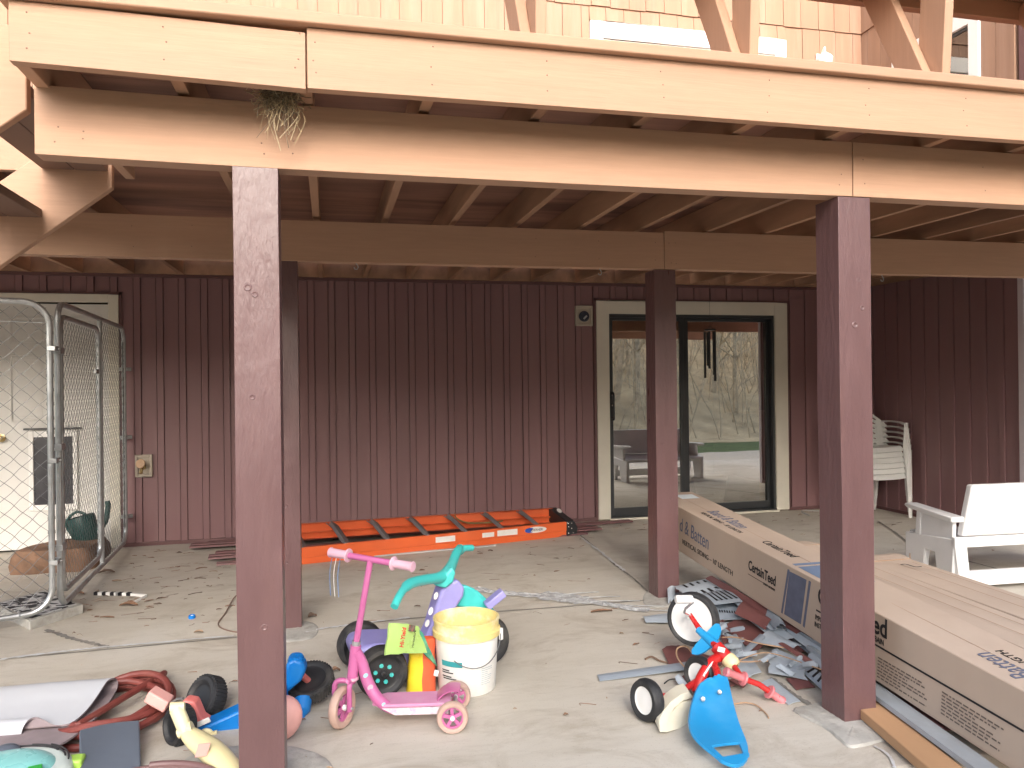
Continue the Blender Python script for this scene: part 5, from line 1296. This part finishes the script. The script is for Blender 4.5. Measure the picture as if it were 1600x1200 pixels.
b.build('rear_step', M('ivory step plastic', (.72, .68, .55), .42, .06, 5, dirt=(.7, .6, .35), dscale=6, damount=.5), tr, bevel=.004, smooth=50)
fr = spline([P3(1088, 1082, 2.98), P3(1094, 1062, 3.0), P3(1104, 1044, 3.02), P3(1114, 1032, 3.04), P3(1126, 1026, 3.06)], 6)
b = B(); b.tube(fr, .020, 14, flat=(1, 1.1)); b.tube([P3(1088, 1084, 2.98), P3(1122, 1068, 2.95)], .016, 12); b.tube(spline([P3(1112, 1034, 3.04), P3(1120, 1048, 2.98), P3(1122, 1066, 2.93)], 5), .016, 12); b.build('frame', redM, tr)
b = B(); q = fr[8:18]; b.tube([p+V(-.004, -.019, .004) for p in q], .005, 6); b.build('frame_stripe', whiteP, tr)
ha, hb2 = P3(1119, 1010, 3.08), P3(1137, 1029, 3.03); hd3 = (hb2-ha).normalized()
b = B(); b.tube([ha, hb2], .029, 18); ht = b.build('head_tube', redM, tr)
b = B(); b.obox(P3(1127, 1015, 3.02), V(.016, 0, -.005), V(.003, 0, .010), V(0, .002, 0)); b.build('badge', whiteP, ht)
b = B(); b.lathe(hb2-hd3*.004, hd3, [(.031, 0), (.034, .006), (.034, .035), (.025, .05), (.014, .052)], 18, cap=False); b.build('collar', cream, tr)
st0 = hb2+hd3*.045; bar0, bar1 = P3(1136, 1051, 2.90), P3(1216, 1090, 2.86); m1 = P3(1160, 1060, 2.90)
b = B(); b.tube([st0-hd3*.02, m1], .012, 10); b.tube([bar0, m1, P3(1185, 1069, 2.89), bar1], .012, 12); b.build('handlebar', redM, tr)
def grip(p, q):
    d = (q-p).normalized(); L__ = (q-p).length; b_ = B(); b_.lathe(p, d, [(0, 0), (.017, 0), (.020, .005), (.020, .014), (.016, .02), (.0155, L__-.012), (.028, L__-.010), (.030, L__-.004), (.027, L__), (0, L__)], 18, cap=False); b_.build('grip', gripP, tr)
grip(P3(1133, 1049, 2.90), P3(1163, 1061, 2.90)); grip(P3(1224, 1097, 2.86), P3(1201, 1080, 2.87))
fq = P3(1078, 960, 3.28); b = B(); b.tube([fq, P3(1095, 986, 3.22), ha], [.010, .014, .016], 12); b.build('fork', redM, tr)
b = B(); b.lathe(P3(1077, 962, 3.29), V(-.5, -.84, .12), [(.018, -.01), (.018, .01), (.010, .016), (0, .016)], 14); b.build('fork_cap', whiteP, tr)
b = B(); a0_, a1_ = P3(1091, 984, 3.20), P3(1124, 1013, 3.08); b.tube([a0_, a0_.lerp(a1_, .5), a1_], [.016, .02, .026], 14)
u_ = (a1_-a0_).normalized(); v_ = (P3(1129, 975, 3.14)-P3(1090, 1018, 3.14)).normalized()
for sgn, cx in ((1, P3(1120, 988, 3.13)), (-1, P3(1098, 1010, 3.12))):
    rows = []
    for i in range(9):
        s_ = i/8; wd = .030*math.sqrt(max(0, 1-(s_*1.0)**2.6))+.0005; c__ = a0_.lerp(a1_, .52)+v_*sgn*(.008+.082*s_)+V(0, .03*s_*s_, -.01*s_)
        rows.append([c__+u_*wd*k for k in (-1, -.5, 0, .5, 1)])
    b.grid(rows, .010)
b.build('front_fender', skyB, tr, smooth=50)
b = B(); b.tube([P3(1079, 962, 3.27), P3(1069, 957, 3.22), P3(1071, 951, 3.20), P3(1083, 941, 3.18)], .0055, 8); b.build('crank', chrome, tr)
b = B(); pc_ = P3(1068, 937, 3.18); b.lathe(pc_-V(.038, .0, -.004), V(1, -.1, -.04), [(0, 0), (.017, 0), (.019, .005), (.019, .072), (.017, .077), (0, .077)], 14, cap=False); b.build('pedal', whiteP, tr)
# seat with its hand hole
def sq(x, y): return P3(x, y, 2.92-(y-1052)*.0038)
Ls = [(1108, 1060), (1094, 1068), (1085, 1085), (1078, 1110), (1076, 1130), (1081, 1147), (1092, 1161), (1107, 1174), (1122, 1186)]
Rs = [(1134, 1053), (1139, 1068), (1144, 1090), (1149, 1110), (1154, 1127), (1159, 1141), (1164, 1153), (1168, 1166), (1169, 1178)]
b = B(); Lp, Rp = spline([V(x, y, 0) for x, y in Ls], 3), spline([V(x, y, 0) for x, y in Rs], 3); n_ = len(Lp); rows = []
cut = int(n_*.80)
for i in range(n_):
    row = []
    for j in range(13):
        t = j/12; x = Lp[i].x+(Rp[i].x-Lp[i].x)*t; y = Lp[i].y+(Rp[i].y-Lp[i].y)*t; c__ = 4*t*(1-t); k = i/(n_-1)
        if i == 0: y += 4*math.sin(t*math.pi*3)*(.6)
        p = sq(x, y); row.append(p+V(.01, .055, -.012)*c__*math.sin(math.pi*min(1, k*1.05))*.9)
    rows.append(row)
b.grid(rows[:cut+1], .010)
b.grid([r_[:3] for r_ in rows[cut:]], .010); b.grid([r_[-3:] for r_ in rows[cut:]], .010)
e0 = rows[-1]; bot = [sq(x, y) for x, y in ((1126, 1190), (1135, 1194), (1145, 1197), (1154, 1197), (1162, 1194), (1168, 1187), (1170, 1180))]
botT = [e0[int(round(j*12/6))] for j in range(7)]
b.grid([botT, [p.lerp(q, .5)+V(0, -.004, .0) for p, q in zip(botT, bot)], bot], .012)
b.build('seat', skyB, tr, smooth=60, bevel=.003)
b = B()
for x, y in ((1099, 1098), (1125, 1087)): b.lathe(sq(x, y)+V(.004, .012, .008), V(-.1, -.8, .6), [(.009, 0), (.009, .004), (.004, .002), (0, .002)], 10)
b.build('seat_bolt', galv, tr)
# ================================================================ siding scraps in the heap
greyV = M('slate grey vinyl', (0.32, 0.37, 0.43), 0.45, .10, 6, spec=.5, dirt=(.20, .23, .26), dscale=6, damount=.5)
paleV = M('pale grey vinyl', (0.43, 0.49, 0.55), 0.4, .10, 6, spec=.5, dirt=(.28, .31, .34), dscale=6, damount=.5)
marV = M('maroon vinyl scrap', (0.21, 0.085, 0.08), 0.48, .12, 6, spec=.45, dirt=(.14, .06, .06), dscale=5, damount=.5)
rs = random.Random(21)
def scrap(lab, pts, mat_, grp, curl=.012, ribs=0, ink=False, holes=False, jag=.0):
    """pts: four photo points with their height; sheet runs from edge 0-1 to edge 3-2"""
    c = [G(x, y, z) for x, y, z in pts]; b_ = B(); nu, nv = 9, 7; rows = []
    ph = rs.uniform(0, 6)
    for i in range(nu+1):
        t = i/nu; a, d = c[0].lerp(c[3], t), c[1].lerp(c[2], t); row = []
        for j in range(nv+1):
            s_ = j/nv; p = a.lerp(d, s_)+V(0, 0, curl*math.sin(s_*math.pi+.2*math.sin(t*5+ph)))
            if ribs: p.z += .006*(1 if (j % 3 == 0) else 0)
            if jag and (i in (0, nu)): p += (c[3]-c[0]).normalized()*rs.uniform(-jag, jag)
            row.append(p)
        rows.append(row)
    b_.grid(rows, .0024, 0, 0)
    o = b_.build('siding_scrap', mat_, label=lab, cat='siding scrap', group=grp, smooth=35)
    nrm = (c[1]-c[0]).cross(c[3]-c[0]).normalized(); nrm = nrm if nrm.z > 0 else -nrm
    def at(t, s_): return c[0].lerp(c[3], t).lerp(c[1].lerp(c[2], t), s_)+V(0, 0, curl*math.sin(s_*math.pi)+.006)
    if ink:
        b_ = B()
        for k in range(5):
            t = .15+.16*k; b_.prism([at(t, .15), at(t+.05, .15), at(t+.16, .85), at(t+.09, .85)], nrm*.001)
        b_.build('printed_stripes', inkK, o, smooth=0)
    if holes:
        b_ = B()
        for k in range(14): t = .05+.066*k; b_.prism([at(t, .72), at(t+.03, .72), at(t+.03, .80), at(t, .80)], nrm*.001)
        b_.build('nail_slots', inkK, o, smooth=0)
    return o
gg, gm = 'grey siding scraps in the heap', 'maroon siding scraps in the heap'
scrap('long flat grey strip pointing left out of the scrap heap', [(933, 1055, .006), (937, 1064, .006), (1100, 1043, .02), (1092, 1031, .02)], greyV, gg, .004)
scrap('short pale grey channel nearest the middle post', [(1004, 963, .02), (1009, 973, .01), (1050, 972, .02), (1048, 958, .03)], paleV, gg, .008)
scrap('torn upright grey flap leaning on the middle post foot', [(1042, 892, .12), (1052, 890, .14), (1056, 940, .01), (1044, 944, .01)], paleV, gg, .01, jag=.03)
scrap('grey piece with black print at the top of the heap', [(1052, 916, .09), (1075, 938, .07), (1150, 928, .12), (1118, 902, .14)], paleV, gg, .015, ink=True, jag=.01)
scrap('slotted grey nailing flange behind the white tricycle wheel', [(1108, 925, .10), (1120, 968, .04), (1178, 968, .06), (1172, 940, .10)], greyV, gg, .006, holes=True)
scrap('dark patterned grey scrap just above the slotted flange', [(1096, 928, .12), (1110, 945, .11), (1160, 940, .13), (1135, 921, .14)], greyV, gg, .008, ink=True)
scrap('maroon scrap wedged tight under the carton bottom edge', [(1102, 904, .15), (1112, 900, .19), (1262, 985, .11), (1244, 990, .09)], marV, gm, .004)
scrap('long grey scrap below the maroon one under the carton', [(1118, 920, .13), (1135, 925, .13), (1232, 985, .08), (1205, 985, .08)], greyV, gg, .006)
scrap('folded maroon scrap with a crease in the heap middle', [(1148, 958, .09), (1164, 940, .12), (1208, 968, .11), (1196, 984, .07)], marV, gm, .016)
scrap('flat pale grey sheet below the carton in the heap', [(1168, 968, .07), (1190, 962, .09), (1248, 996, .07), (1218, 1004, .05)], paleV, gg, .006)
scrap('long grey channel along the carton bottom', [(1200, 972, .07), (1226, 972, .10), (1306, 1022, .08), (1284, 1030, .04)], paleV, gg, .016, ribs=1)
scrap('pale ribbed grey panel left of the long channel', [(1184, 1004, .045), (1202, 985, .07), (1252, 1009, .07), (1236, 1017, .045)], paleV, gg, .012)
scrap('square torn grey panel at the front of the heap', [(1198, 1050, .025), (1210, 1013, .05), (1258, 1032, .05), (1258, 1062, .02)], paleV, gg, .008, jag=.015)
scrap('grey scrap under the right handlebar grip', [(1150, 1004, .03), (1132, 1035, .02), (1168, 1062, .015), (1184, 1046, .02)], paleV, gg, .006, jag=.012)
scrap('slim maroon strip lying over the torn grey panel', [(1216, 1006, .06), (1228, 1006, .065), (1284, 1041, .045), (1272, 1043, .04)], marV, gm, .006)
scrap('dark maroon sheet deep in the heap under the grey panels', [(1130, 980, .03), (1165, 960, .05), (1215, 990, .04), (1180, 1020, .02)], marV, gm, .004)
scrap('maroon sheet below the blue fender of the tricycle', [(1034, 1014, .016), (1060, 1008, .02), (1150, 1040, .014), (1048, 1044, .008)], marV, gm, .008, jag=.012)
scrap('maroon piece beside the tricycle frame', [(1055, 1062, .006), (1100, 1046, .012), (1158, 1070, .01), (1128, 1078, .006)], marV, gm, .006)
scrap('flat grey strip lying off the front of the heap', [(1190, 1067, .006), (1206, 1060, .006), (1251, 1096, .006), (1232, 1101, .006)], paleV, gg, .003)
scrap('grey scrap with black stripes against the right post', [(1252, 1048, .03), (1262, 1038, .04), (1306, 1066, .04), (1304, 1098, .01)], greyV, gg, .008, ink=True)
scrap('small maroon offcut in front of the striped scrap', [(1228, 1060, .01), (1262, 1062, .012), (1274, 1074, .006), (1244, 1078, .004)], marV, gm, .004)
scrap('small wrinkled pale grey scrap by the tricycle rear wheel', [(1055, 1062, .03), (1064, 1056, .03), (1082, 1080, .01), (1074, 1084, .01)], paleV, gg, .012, jag=.01)
scrap('narrow slotted grey strip crossing the heap middle', [(1158, 1018, .05), (1166, 1022, .05), (1196, 996, .07), (1188, 990, .07)], greyV, gg, .004, jag=.006)
scrap('maroon channel under the right handlebar', [(1140, 1064, .02), (1160, 1054, .03), (1176, 1068, .02), (1160, 1078, .01)], marV, gm, .012, ribs=1)
scrap('wide maroon sheet in shadow beneath the carton', [(1180, 960, .04), (1215, 955, .05), (1290, 1010, .04), (1250, 1020, .02)], marV, gm, .004)
scrap('grey sheet standing behind the tricycle head tube', [(1118, 1000, .02), (1128, 985, .06), (1160, 1000, .07), (1150, 1020, .03)], paleV, gg, .01, jag=.01)
scrap('wide pale grey sheet under the tan wires', [(1132, 1000, .012), (1150, 990, .03), (1190, 1050, .03), (1160, 1062, .01)], paleV, gg, .004)
scrap('dull grey sheet right of the square torn panel', [(1236, 1000, .03), (1262, 995, .05), (1300, 1020, .05), (1290, 1042, .03)], greyV, gg, .004)
scrap('grey sliver between the long channel and the right post', [(1262, 1026, .05), (1272, 1018, .06), (1304, 1050, .05), (1298, 1058, .05)], greyV, gg, .006)
scrap('dull grey sheet at the left of the heap under the white wheel', [(1046, 930, .02), (1070, 922, .03), (1110, 985, .02), (1080, 1000, .01)], greyV, gg, .004)
scrap('curled grey tail by the carton underside', [(1196, 962, .11), (1210, 952, .13), (1228, 978, .12), (1212, 984, .09)], greyV, gg, .02, jag=.012)
scrap('narrow grey channel lying left of the dark maroon sheet', [(1092, 976, .05), (1100, 968, .06), (1150, 1000, .05), (1144, 1008, .04)], greyV, gg, .008, ribs=1)
scrap('maroon strip with a pale cut edge below the slotted flange', [(1120, 975, .05), (1130, 968, .06), (1140, 1004, .05), (1130, 1008, .05)], marV, gm, .004, holes=True)
rj = random.Random(8)
for k in range(14):
    x = rj.uniform(1110, 1282); y = 965+(x-1110)*.42+rj.uniform(0, 46); a = rj.uniform(-.9, .9); L_ = rj.uniform(16, 36); w_ = rj.uniform(7, 15); z = rj.uniform(.05, .10); dz = rj.uniform(-.03, .04)
    ux, uy = math.cos(a)*L_, math.sin(a)*L_*.6; vx, vy = -math.sin(a)*w_, math.cos(a)*w_*.6
    scrap('small pale grey vinyl offcut strewn among the larger scraps in the heap', [(x-ux/2-vx/2, y-uy/2-vy/2, z), (x-ux/2+vx/2, y-uy/2+vy/2, max(.01, z-.012)), (x+ux/2+vx/2, y+uy/2+vy/2, max(.01, z+dz-.012)), (x+ux/2-vx/2, y+uy/2-vy/2, max(.01, z+dz))], paleV if k % 3 else greyV, 'small grey offcuts strewn through the heap', .008, jag=.006)
wireM = M('tan insulated wire', (0.42, 0.27, 0.17), 0.55, .15, 14)
def wire(lab, pts, r=.004, mat_=None, nm='loose_wire', cat='wire'):
    b_ = B(); b_.tube(spline([G(x, y, z) for x, y, z in pts], 8), r, 6); return b_.build(nm, mat_ or wireM, label=lab, cat=cat)
wire('tan wire looping left of the tricycle fork', [(1110, 1058, .02), (1080, 1050, .03), (1060, 1030, .05), (1058, 1014, .07), (1072, 1010, .09), (1085, 1022, .08), (1110, 1030, .06), (1160, 1034, .06), (1200, 1032, .07)])
wire('tan wire running right over the scraps to the carton', [(1128, 996, .08), (1150, 996, .09), (1180, 1004, .09), (1225, 1012, .08)], .0035)
wire('thin tan wire crossing the front of the heap', [(1120, 1044, .05), (1150, 1034, .06), (1200, 1020, .08), (1290, 1048, .07), (1296, 1042, .07)], .003)
wire('curled wire end on the bare concrete right of the blue seat', [(1146, 1100, .006), (1165, 1098, .01), (1182, 1102, .008), (1197, 1115, .004), (1201, 1122, .004)], .003)
wire('dark twig of wire left of the tricycle rear wheel', [(1038, 1068, .006), (1046, 1062, .014), (1058, 1061, .012), (1072, 1062, .006)], .003, blackP)
wire('brown stick lying left of the scrap heap', [(1008, 1030, .006), (1018, 1026, .012), (1030, 1032, .008), (1044, 1036, .006)], .005, M('dead twig', (.16, .10, .07), .8), 'stick', 'stick')
wire('brown cord loop behind the left painted post', [(400, 962, .004), (372, 930, .02), (352, 958, .006), (341, 976, .004), (360, 986, .004), (400, 990, .004)], .004, M('dull brown cord', (.20, .13, .10), .7), 'cord_loop', 'cord')
# clear plastic film twisted along the joint
film = M('crumpled clear film', (0.62, 0.64, 0.66), 0.25, .15, 20, .5, 40, spec=.7, alpha=.72)
b = B(); rows = []; ctr = spline([G(740, 922), G(775, 928), G(820, 932), G(868, 935), G(905, 940), G(945, 946), G(985, 953), G(1015, 956)], 9)
for i, p in enumerate(ctr):
    t = i/(len(ctr)-1); w = .04+.05*abs(mnoise.noise(V(t*9, 3, 0)))+(.04 if .35 < t < .6 else 0); d = (ctr[min(i+1, len(ctr)-1)]-ctr[max(i-1, 0)]).normalized(); s_ = V(-d.y, d.x, 0)
    rows.append([p+s_*w*(k/5-1)+V(0, 0, .010+.016*abs(mnoise.noise(V(i*.6, k*1.1, 5)))) for k in range(11)])
b.grid(rows, 0)
for j in range(5):
    q = spline([ctr[int(len(ctr)*(.45+.1*j))-1]+V(0, 0, .012), ctr[int(len(ctr)*(.45+.1*j))-1]+V(.12, .03-.03*j, .014), ctr[int(len(ctr)*(.45+.1*j))-1]+V(.3, .05-.05*j, .006)], 5); b.tube(q, .006, 5, flat=(.4, 1))
b.build('plastic_film', film, label='crumpled clear plastic film twisted along the floor joint', cat='plastic film', smooth=25)

# ================================================================ foreground left
matTop = M('white vinyl mat face', (0.55, 0.57, 0.61), 0.42, .03, 2.5, spec=.45)
felt = M('mauve grey felt backing', (0.26, 0.21, 0.22), 0.95, .12, 14, .5, 90)
prof = [(62, 1180, .055), (105, 1158, .058), (140, 1132, .058), (166, 1104, .054), (180, 1082, .058), (184.5, 1070, .078), (183, 1063, .090), (177, 1060.5, .112), (168, 1065, .116), (160, 1076, .108), (149, 1093, .092), (132, 1114, .078), (110, 1131, .070), (86, 1133, .074), (64, 1123, .096), (50, 1123, .102), (40, 1131, .095), (34.5, 1143, .070), (35, 1154, .042), (42, 1161, .026)]
pr = spline([G(*p) for p in prof], 4); b = B()
rows = [[p+V(-1.5*(k/6), .0+.02*math.sin(k), 0) for k in range(7)] for p in pr]
b.grid(rows, .007, 1, 0)
b.build('floor_mat', [felt, matTop], label='white vinyl floor mat folded over to show its mauve felt backing', cat='mat', smooth=60)
hoseR = M('dark red rubber hose', (0.19, 0.045, 0.038), 0.5, .12, 8, spec=.45, dirt=(.26, .10, .08), dscale=6, damount=.4)
b = B(); hc = G(172, 1122)
pts = []
for i in range(140):
    t = i/139; w_ = t*6.283*4.6+.6; r_ = .245+.02*math.sin(t*17)-.04*t; lf_ = max(0, -math.cos(w_)); pts.append(hc+V(math.cos(w_)*r_*.95, math.sin(w_)*r_*1.15, .016+(.07*t+.012*math.sin(w_*2.3+t*5))*(1-.75*lf_)))
pts += [hc+V(.13, .30, .05), hc+V(.10, .36, .02)]
b.tube(spline(pts[:-2], 1)+spline(pts[-3:], 5), .0145, 10); hs = b.build('air_hose', hoseR, label='dark red rubber hose coiled beside the folded white mat', cat='hose')
b = B(); b.tube([hc+V(.10, .36, .02), hc+V(.07, .41, .018)], [.014, .011], 10); b.tube([hc+V(.07, .41, .018), hc+V(.045, .45, .015)], .008, 8); b.build('hose_fitting', galv, hs)
b = B(); hc2 = V(-.60, 2.62, 0); pts = []
hoseB = M('mauve brown hose', (0.17, 0.095, 0.095), 0.45, .1, 8, spec=.5)
for i in range(90):
    w_ = i/89*6.283*2.1+1.0; pts.append(hc2+V(math.cos(w_)*.26, math.sin(w_)*.25, .014+.022*(i/89)))
b.tube(pts, .0125, 10); b.build('garden_hose', hoseB, label='mauve brown garden hose coil at the bottom edge of the photo', cat='hose')
charM = M('charcoal blue plastic', (0.10, 0.118, 0.15), 0.42, .10, 4, spec=.5, dirt=(.15, .17, .19), dscale=5, damount=.4)
b = B(); q = [P3(124, 1143, 3.05), P3(217, 1127, 3.12), P3(222, 1200, 2.98), P3(221, 1300, 2.80), P3(125, 1310, 2.76), P3(124, 1200, 2.94)]
rows = []
for i in range(9):
    t = i/8; y = 1127+(1260-1127)*t
    rows.append([P3(124+ (218+4*t-124)*s_/6, y+16*(1-t*.5)*(1-s_/6)-3*math.sin(math.pi*s_/6), 3.14-.05*(1-s_/6)-.34*t+.02*math.sin(math.pi*s_/6)-.04*math.sin(math.pi*t)) for s_ in range(7)])
b.grid(rows, .014)
b.build('plastic_guard', charM, label='charcoal blue curved plastic guard propped up by the red hose', cat='plastic guard', smooth=50, bevel=.005)
tb = thing('toy_boat', 'aqua plastic toy with white rim and dark lines cut by the bottom left corner', 'toy', (-1.0, 2.85, 0))
b = B(); cB = P3(2, 1214, 2.86); rowsB = []
for i in range(9):
    th = i/8*math.pi/2; rowsB.append([cB+V(math.cos(2*math.pi*j/36)*.165*math.cos(th)**.7, math.sin(2*math.pi*j/36)*.15*math.cos(th)**.7, .055*math.sin(th)) for j in range(37)])
b.grid(rowsB, 0); b.build('shell', M('pale aqua shell', (.28, .66, .64), .28, .06, 4, spec=.6), tb, smooth=60)
b = B(); b.grid([[cB+V(math.cos(2*math.pi*j/36)*r_, math.sin(2*math.pi*j/36)*r_*.9, z) for j in range(37)] for r_, z in ((.15, .018), (.175, .022), (.205, .01), (.21, -.012), (.19, -.08))], .004); b.build('rim', M('white green rim', (.62, .70, .66), .4, .08, 6), tb, smooth=60)
b = B()
for r_, w0, w1 in ((.183, 20, 80), (.193, 10, 60), (.175, 40, 95)): b.tube(arc(cB+V(0, 0, .022), V(1, 0, 0), V(0, .9, 0), r_, w0, w1, 14), .003, 5)
b.build('trim_line', blackP, tb)
b = B(); b.obox(cB+V(.125, -.075, .035), V(.02, .006, 0), V(-.01, .03, 0), V(0, 0, .012)); b.build('green_tab', M('grass green plastic', (.03, .42, .06), .4), tb, bevel=.003)
b = B(); p = P3(116, 1190, 2.92); b.obox(p+V(0, 0, -.02), V(.03, .0, 0), V(0, .03, 0), V(0, 0, .035)); b.build('toy_block', M('lime plastic', (.38, .62, .10), .4), label='lime green plastic block between the aqua toy and the charcoal guard', cat='toy block', bevel=.008)
b = B(); p = P3(10, 1178, 3.0); b.ball(p, .045, .045, .032); b.lathe(p-V(0, 0, .02), V(0, 0, 1), [(.03, -.1), (.03, 0)], 14); b.build('rubber_knob', charM, label='dark grey rubber knob left of the folded white mat', cat='knob')

# wind chime hanging by the glass
wc_ = thing('wind_chime', 'dark tubular wind chime hanging in front of the sliding glass', 'wind chime', (3.62, 6.86, 1.86))
cx, cy, cz = 3.62, 6.86, 1.845
b = B(); b.tube([V(cx, cy, 2.30), V(cx, cy, cz+.04)], .0012, 4)
for w_ in range(3): b.tube([V(cx, cy, cz+.04), V(cx+.045*math.cos(w_*2.1), cy+.045*math.sin(w_*2.1), cz)], .001, 4)
b.build('cord', blackP, wc_)
b = B(); b.lathe(V(cx, cy, cz), V(0, 0, 1), [(0, -.006), (.055, -.006), (.055, .006), (0, .006)], 20, cap=False); b.build('top_ring', blackP, wc_)
for i, L_ in enumerate((.42, .33, .45, .36, .48)):
    w_ = i*1.2566+.3; b = B(); x_, y_ = cx+.05*math.cos(w_), cy+.05*math.sin(w_); b.tube([V(x_, y_, cz-.02), V(x_, y_, cz-.02-L_)], .0125, 8); b.build('chime_tube', blackP, wc_)

# leaf litter and grit blown onto the slab
lf = [M('dead leaf', (.24, .14, .09), .85, .3, 20), M('dark leaf', (.15, .10, .075), .85, .3, 20), M('tan leaf', (.40, .29, .20), .85, .2, 20)]
rl = random.Random(17); b = B()
def leaf(b_, p, L_, w, a, mi, up):
    d = V(math.cos(a), math.sin(a), 0); s_ = V(-d.y, d.x, 0); rows = []
    for i in range(6):
        t = i/5; ww = w*math.sin(math.pi*min(.97, t+.04))**.8*rl.uniform(.7, 1.15)
        rows.append([p+d*L_*(t-.5)+s_*ww*k+V(0, 0, .002+up*abs(k)*rl.uniform(.5, 1)+up*.6*math.sin(t*3.1)) for k in (-1, -.4, .4, 1)])
    b_.grid(rows, 0, mi)
def rpos():
    r_ = rl.random()
    if r_ < .42: return V(rl.uniform(-1.6, -.2), rl.uniform(4.6, 6.9), 0)
    if r_ < .60: return V(rl.uniform(-.2, 5.2), rl.uniform(6.0, 7.0), 0)
    if r_ < .74: return V(rl.uniform(.2, 2.0), rl.uniform(4.6, 6.2), 0)
    if r_ < .85: return V(rl.uniform(2.6, 5.0), rl.uniform(4.8, 6.8), 0)
    return V(rl.uniform(-1.5, 1.8), rl.uniform(2.5, 4.5), 0)
for k in range(230):
    p = rpos(); sc_ = (1 if p.y > 4.5 else .6)*rl.choice((.5, .7, 1, 1.5)); leaf(b, p, rl.uniform(.012, .06)*sc_, rl.uniform(.003, .014)*sc_, rl.uniform(-.7, .7)+(3.14 if rl.random() < .5 else 0), rl.choice((0, 0, 1, 1, 2)), rl.uniform(.001, .007))
for k in range(160):
    p = rpos(); b.tube(spline([p+V(0, 0, .003), p+V(rl.uniform(-.04, .04), rl.uniform(-.02, .02), .006), p+V(rl.uniform(-.09, .09), rl.uniform(-.04, .04), .003)], 3), rl.uniform(.0006, .0016), 3, cap=False, mi=rl.choice((0, 1)))
b.build('leaf_litter', lf, kind='stuff', smooth=0, label='dead leaves and twigs scattered over the concrete slab')
def big_leaf(lab, x, y, L_, w, mi, up=.012):
    b_ = B(); leaf(b_, G(x, y), L_, w, rl.uniform(-.4, .4), 0, up); b_.build('dead_leaf', lf[mi], label=lab, cat='leaf', group='larger dead leaves on the slab', smooth=40)
big_leaf('curled dark leaf right of the rear painted post', 488, 966, .05, .02, 1, .02)
big_leaf('brown leaf between the black wheel and pink scooter', 524, 1052, .045, .016, 0, .018)
big_leaf('flat brown leaf in front of the plastic film', 940, 957, .13, .022, 0)
big_leaf('reddish leaf under the striped bracket', 201, 948, .11, .035, 0, .02)
big_leaf('reddish leaf right of the concrete paver', 121, 931, .08, .03, 0, .02)
big_leaf('small rust leaf near the blue bottle cap', 310, 990, .05, .018, 2)
big_leaf('long dark leaf right of the kennel gate', 165, 897, .12, .03, 1, .02)
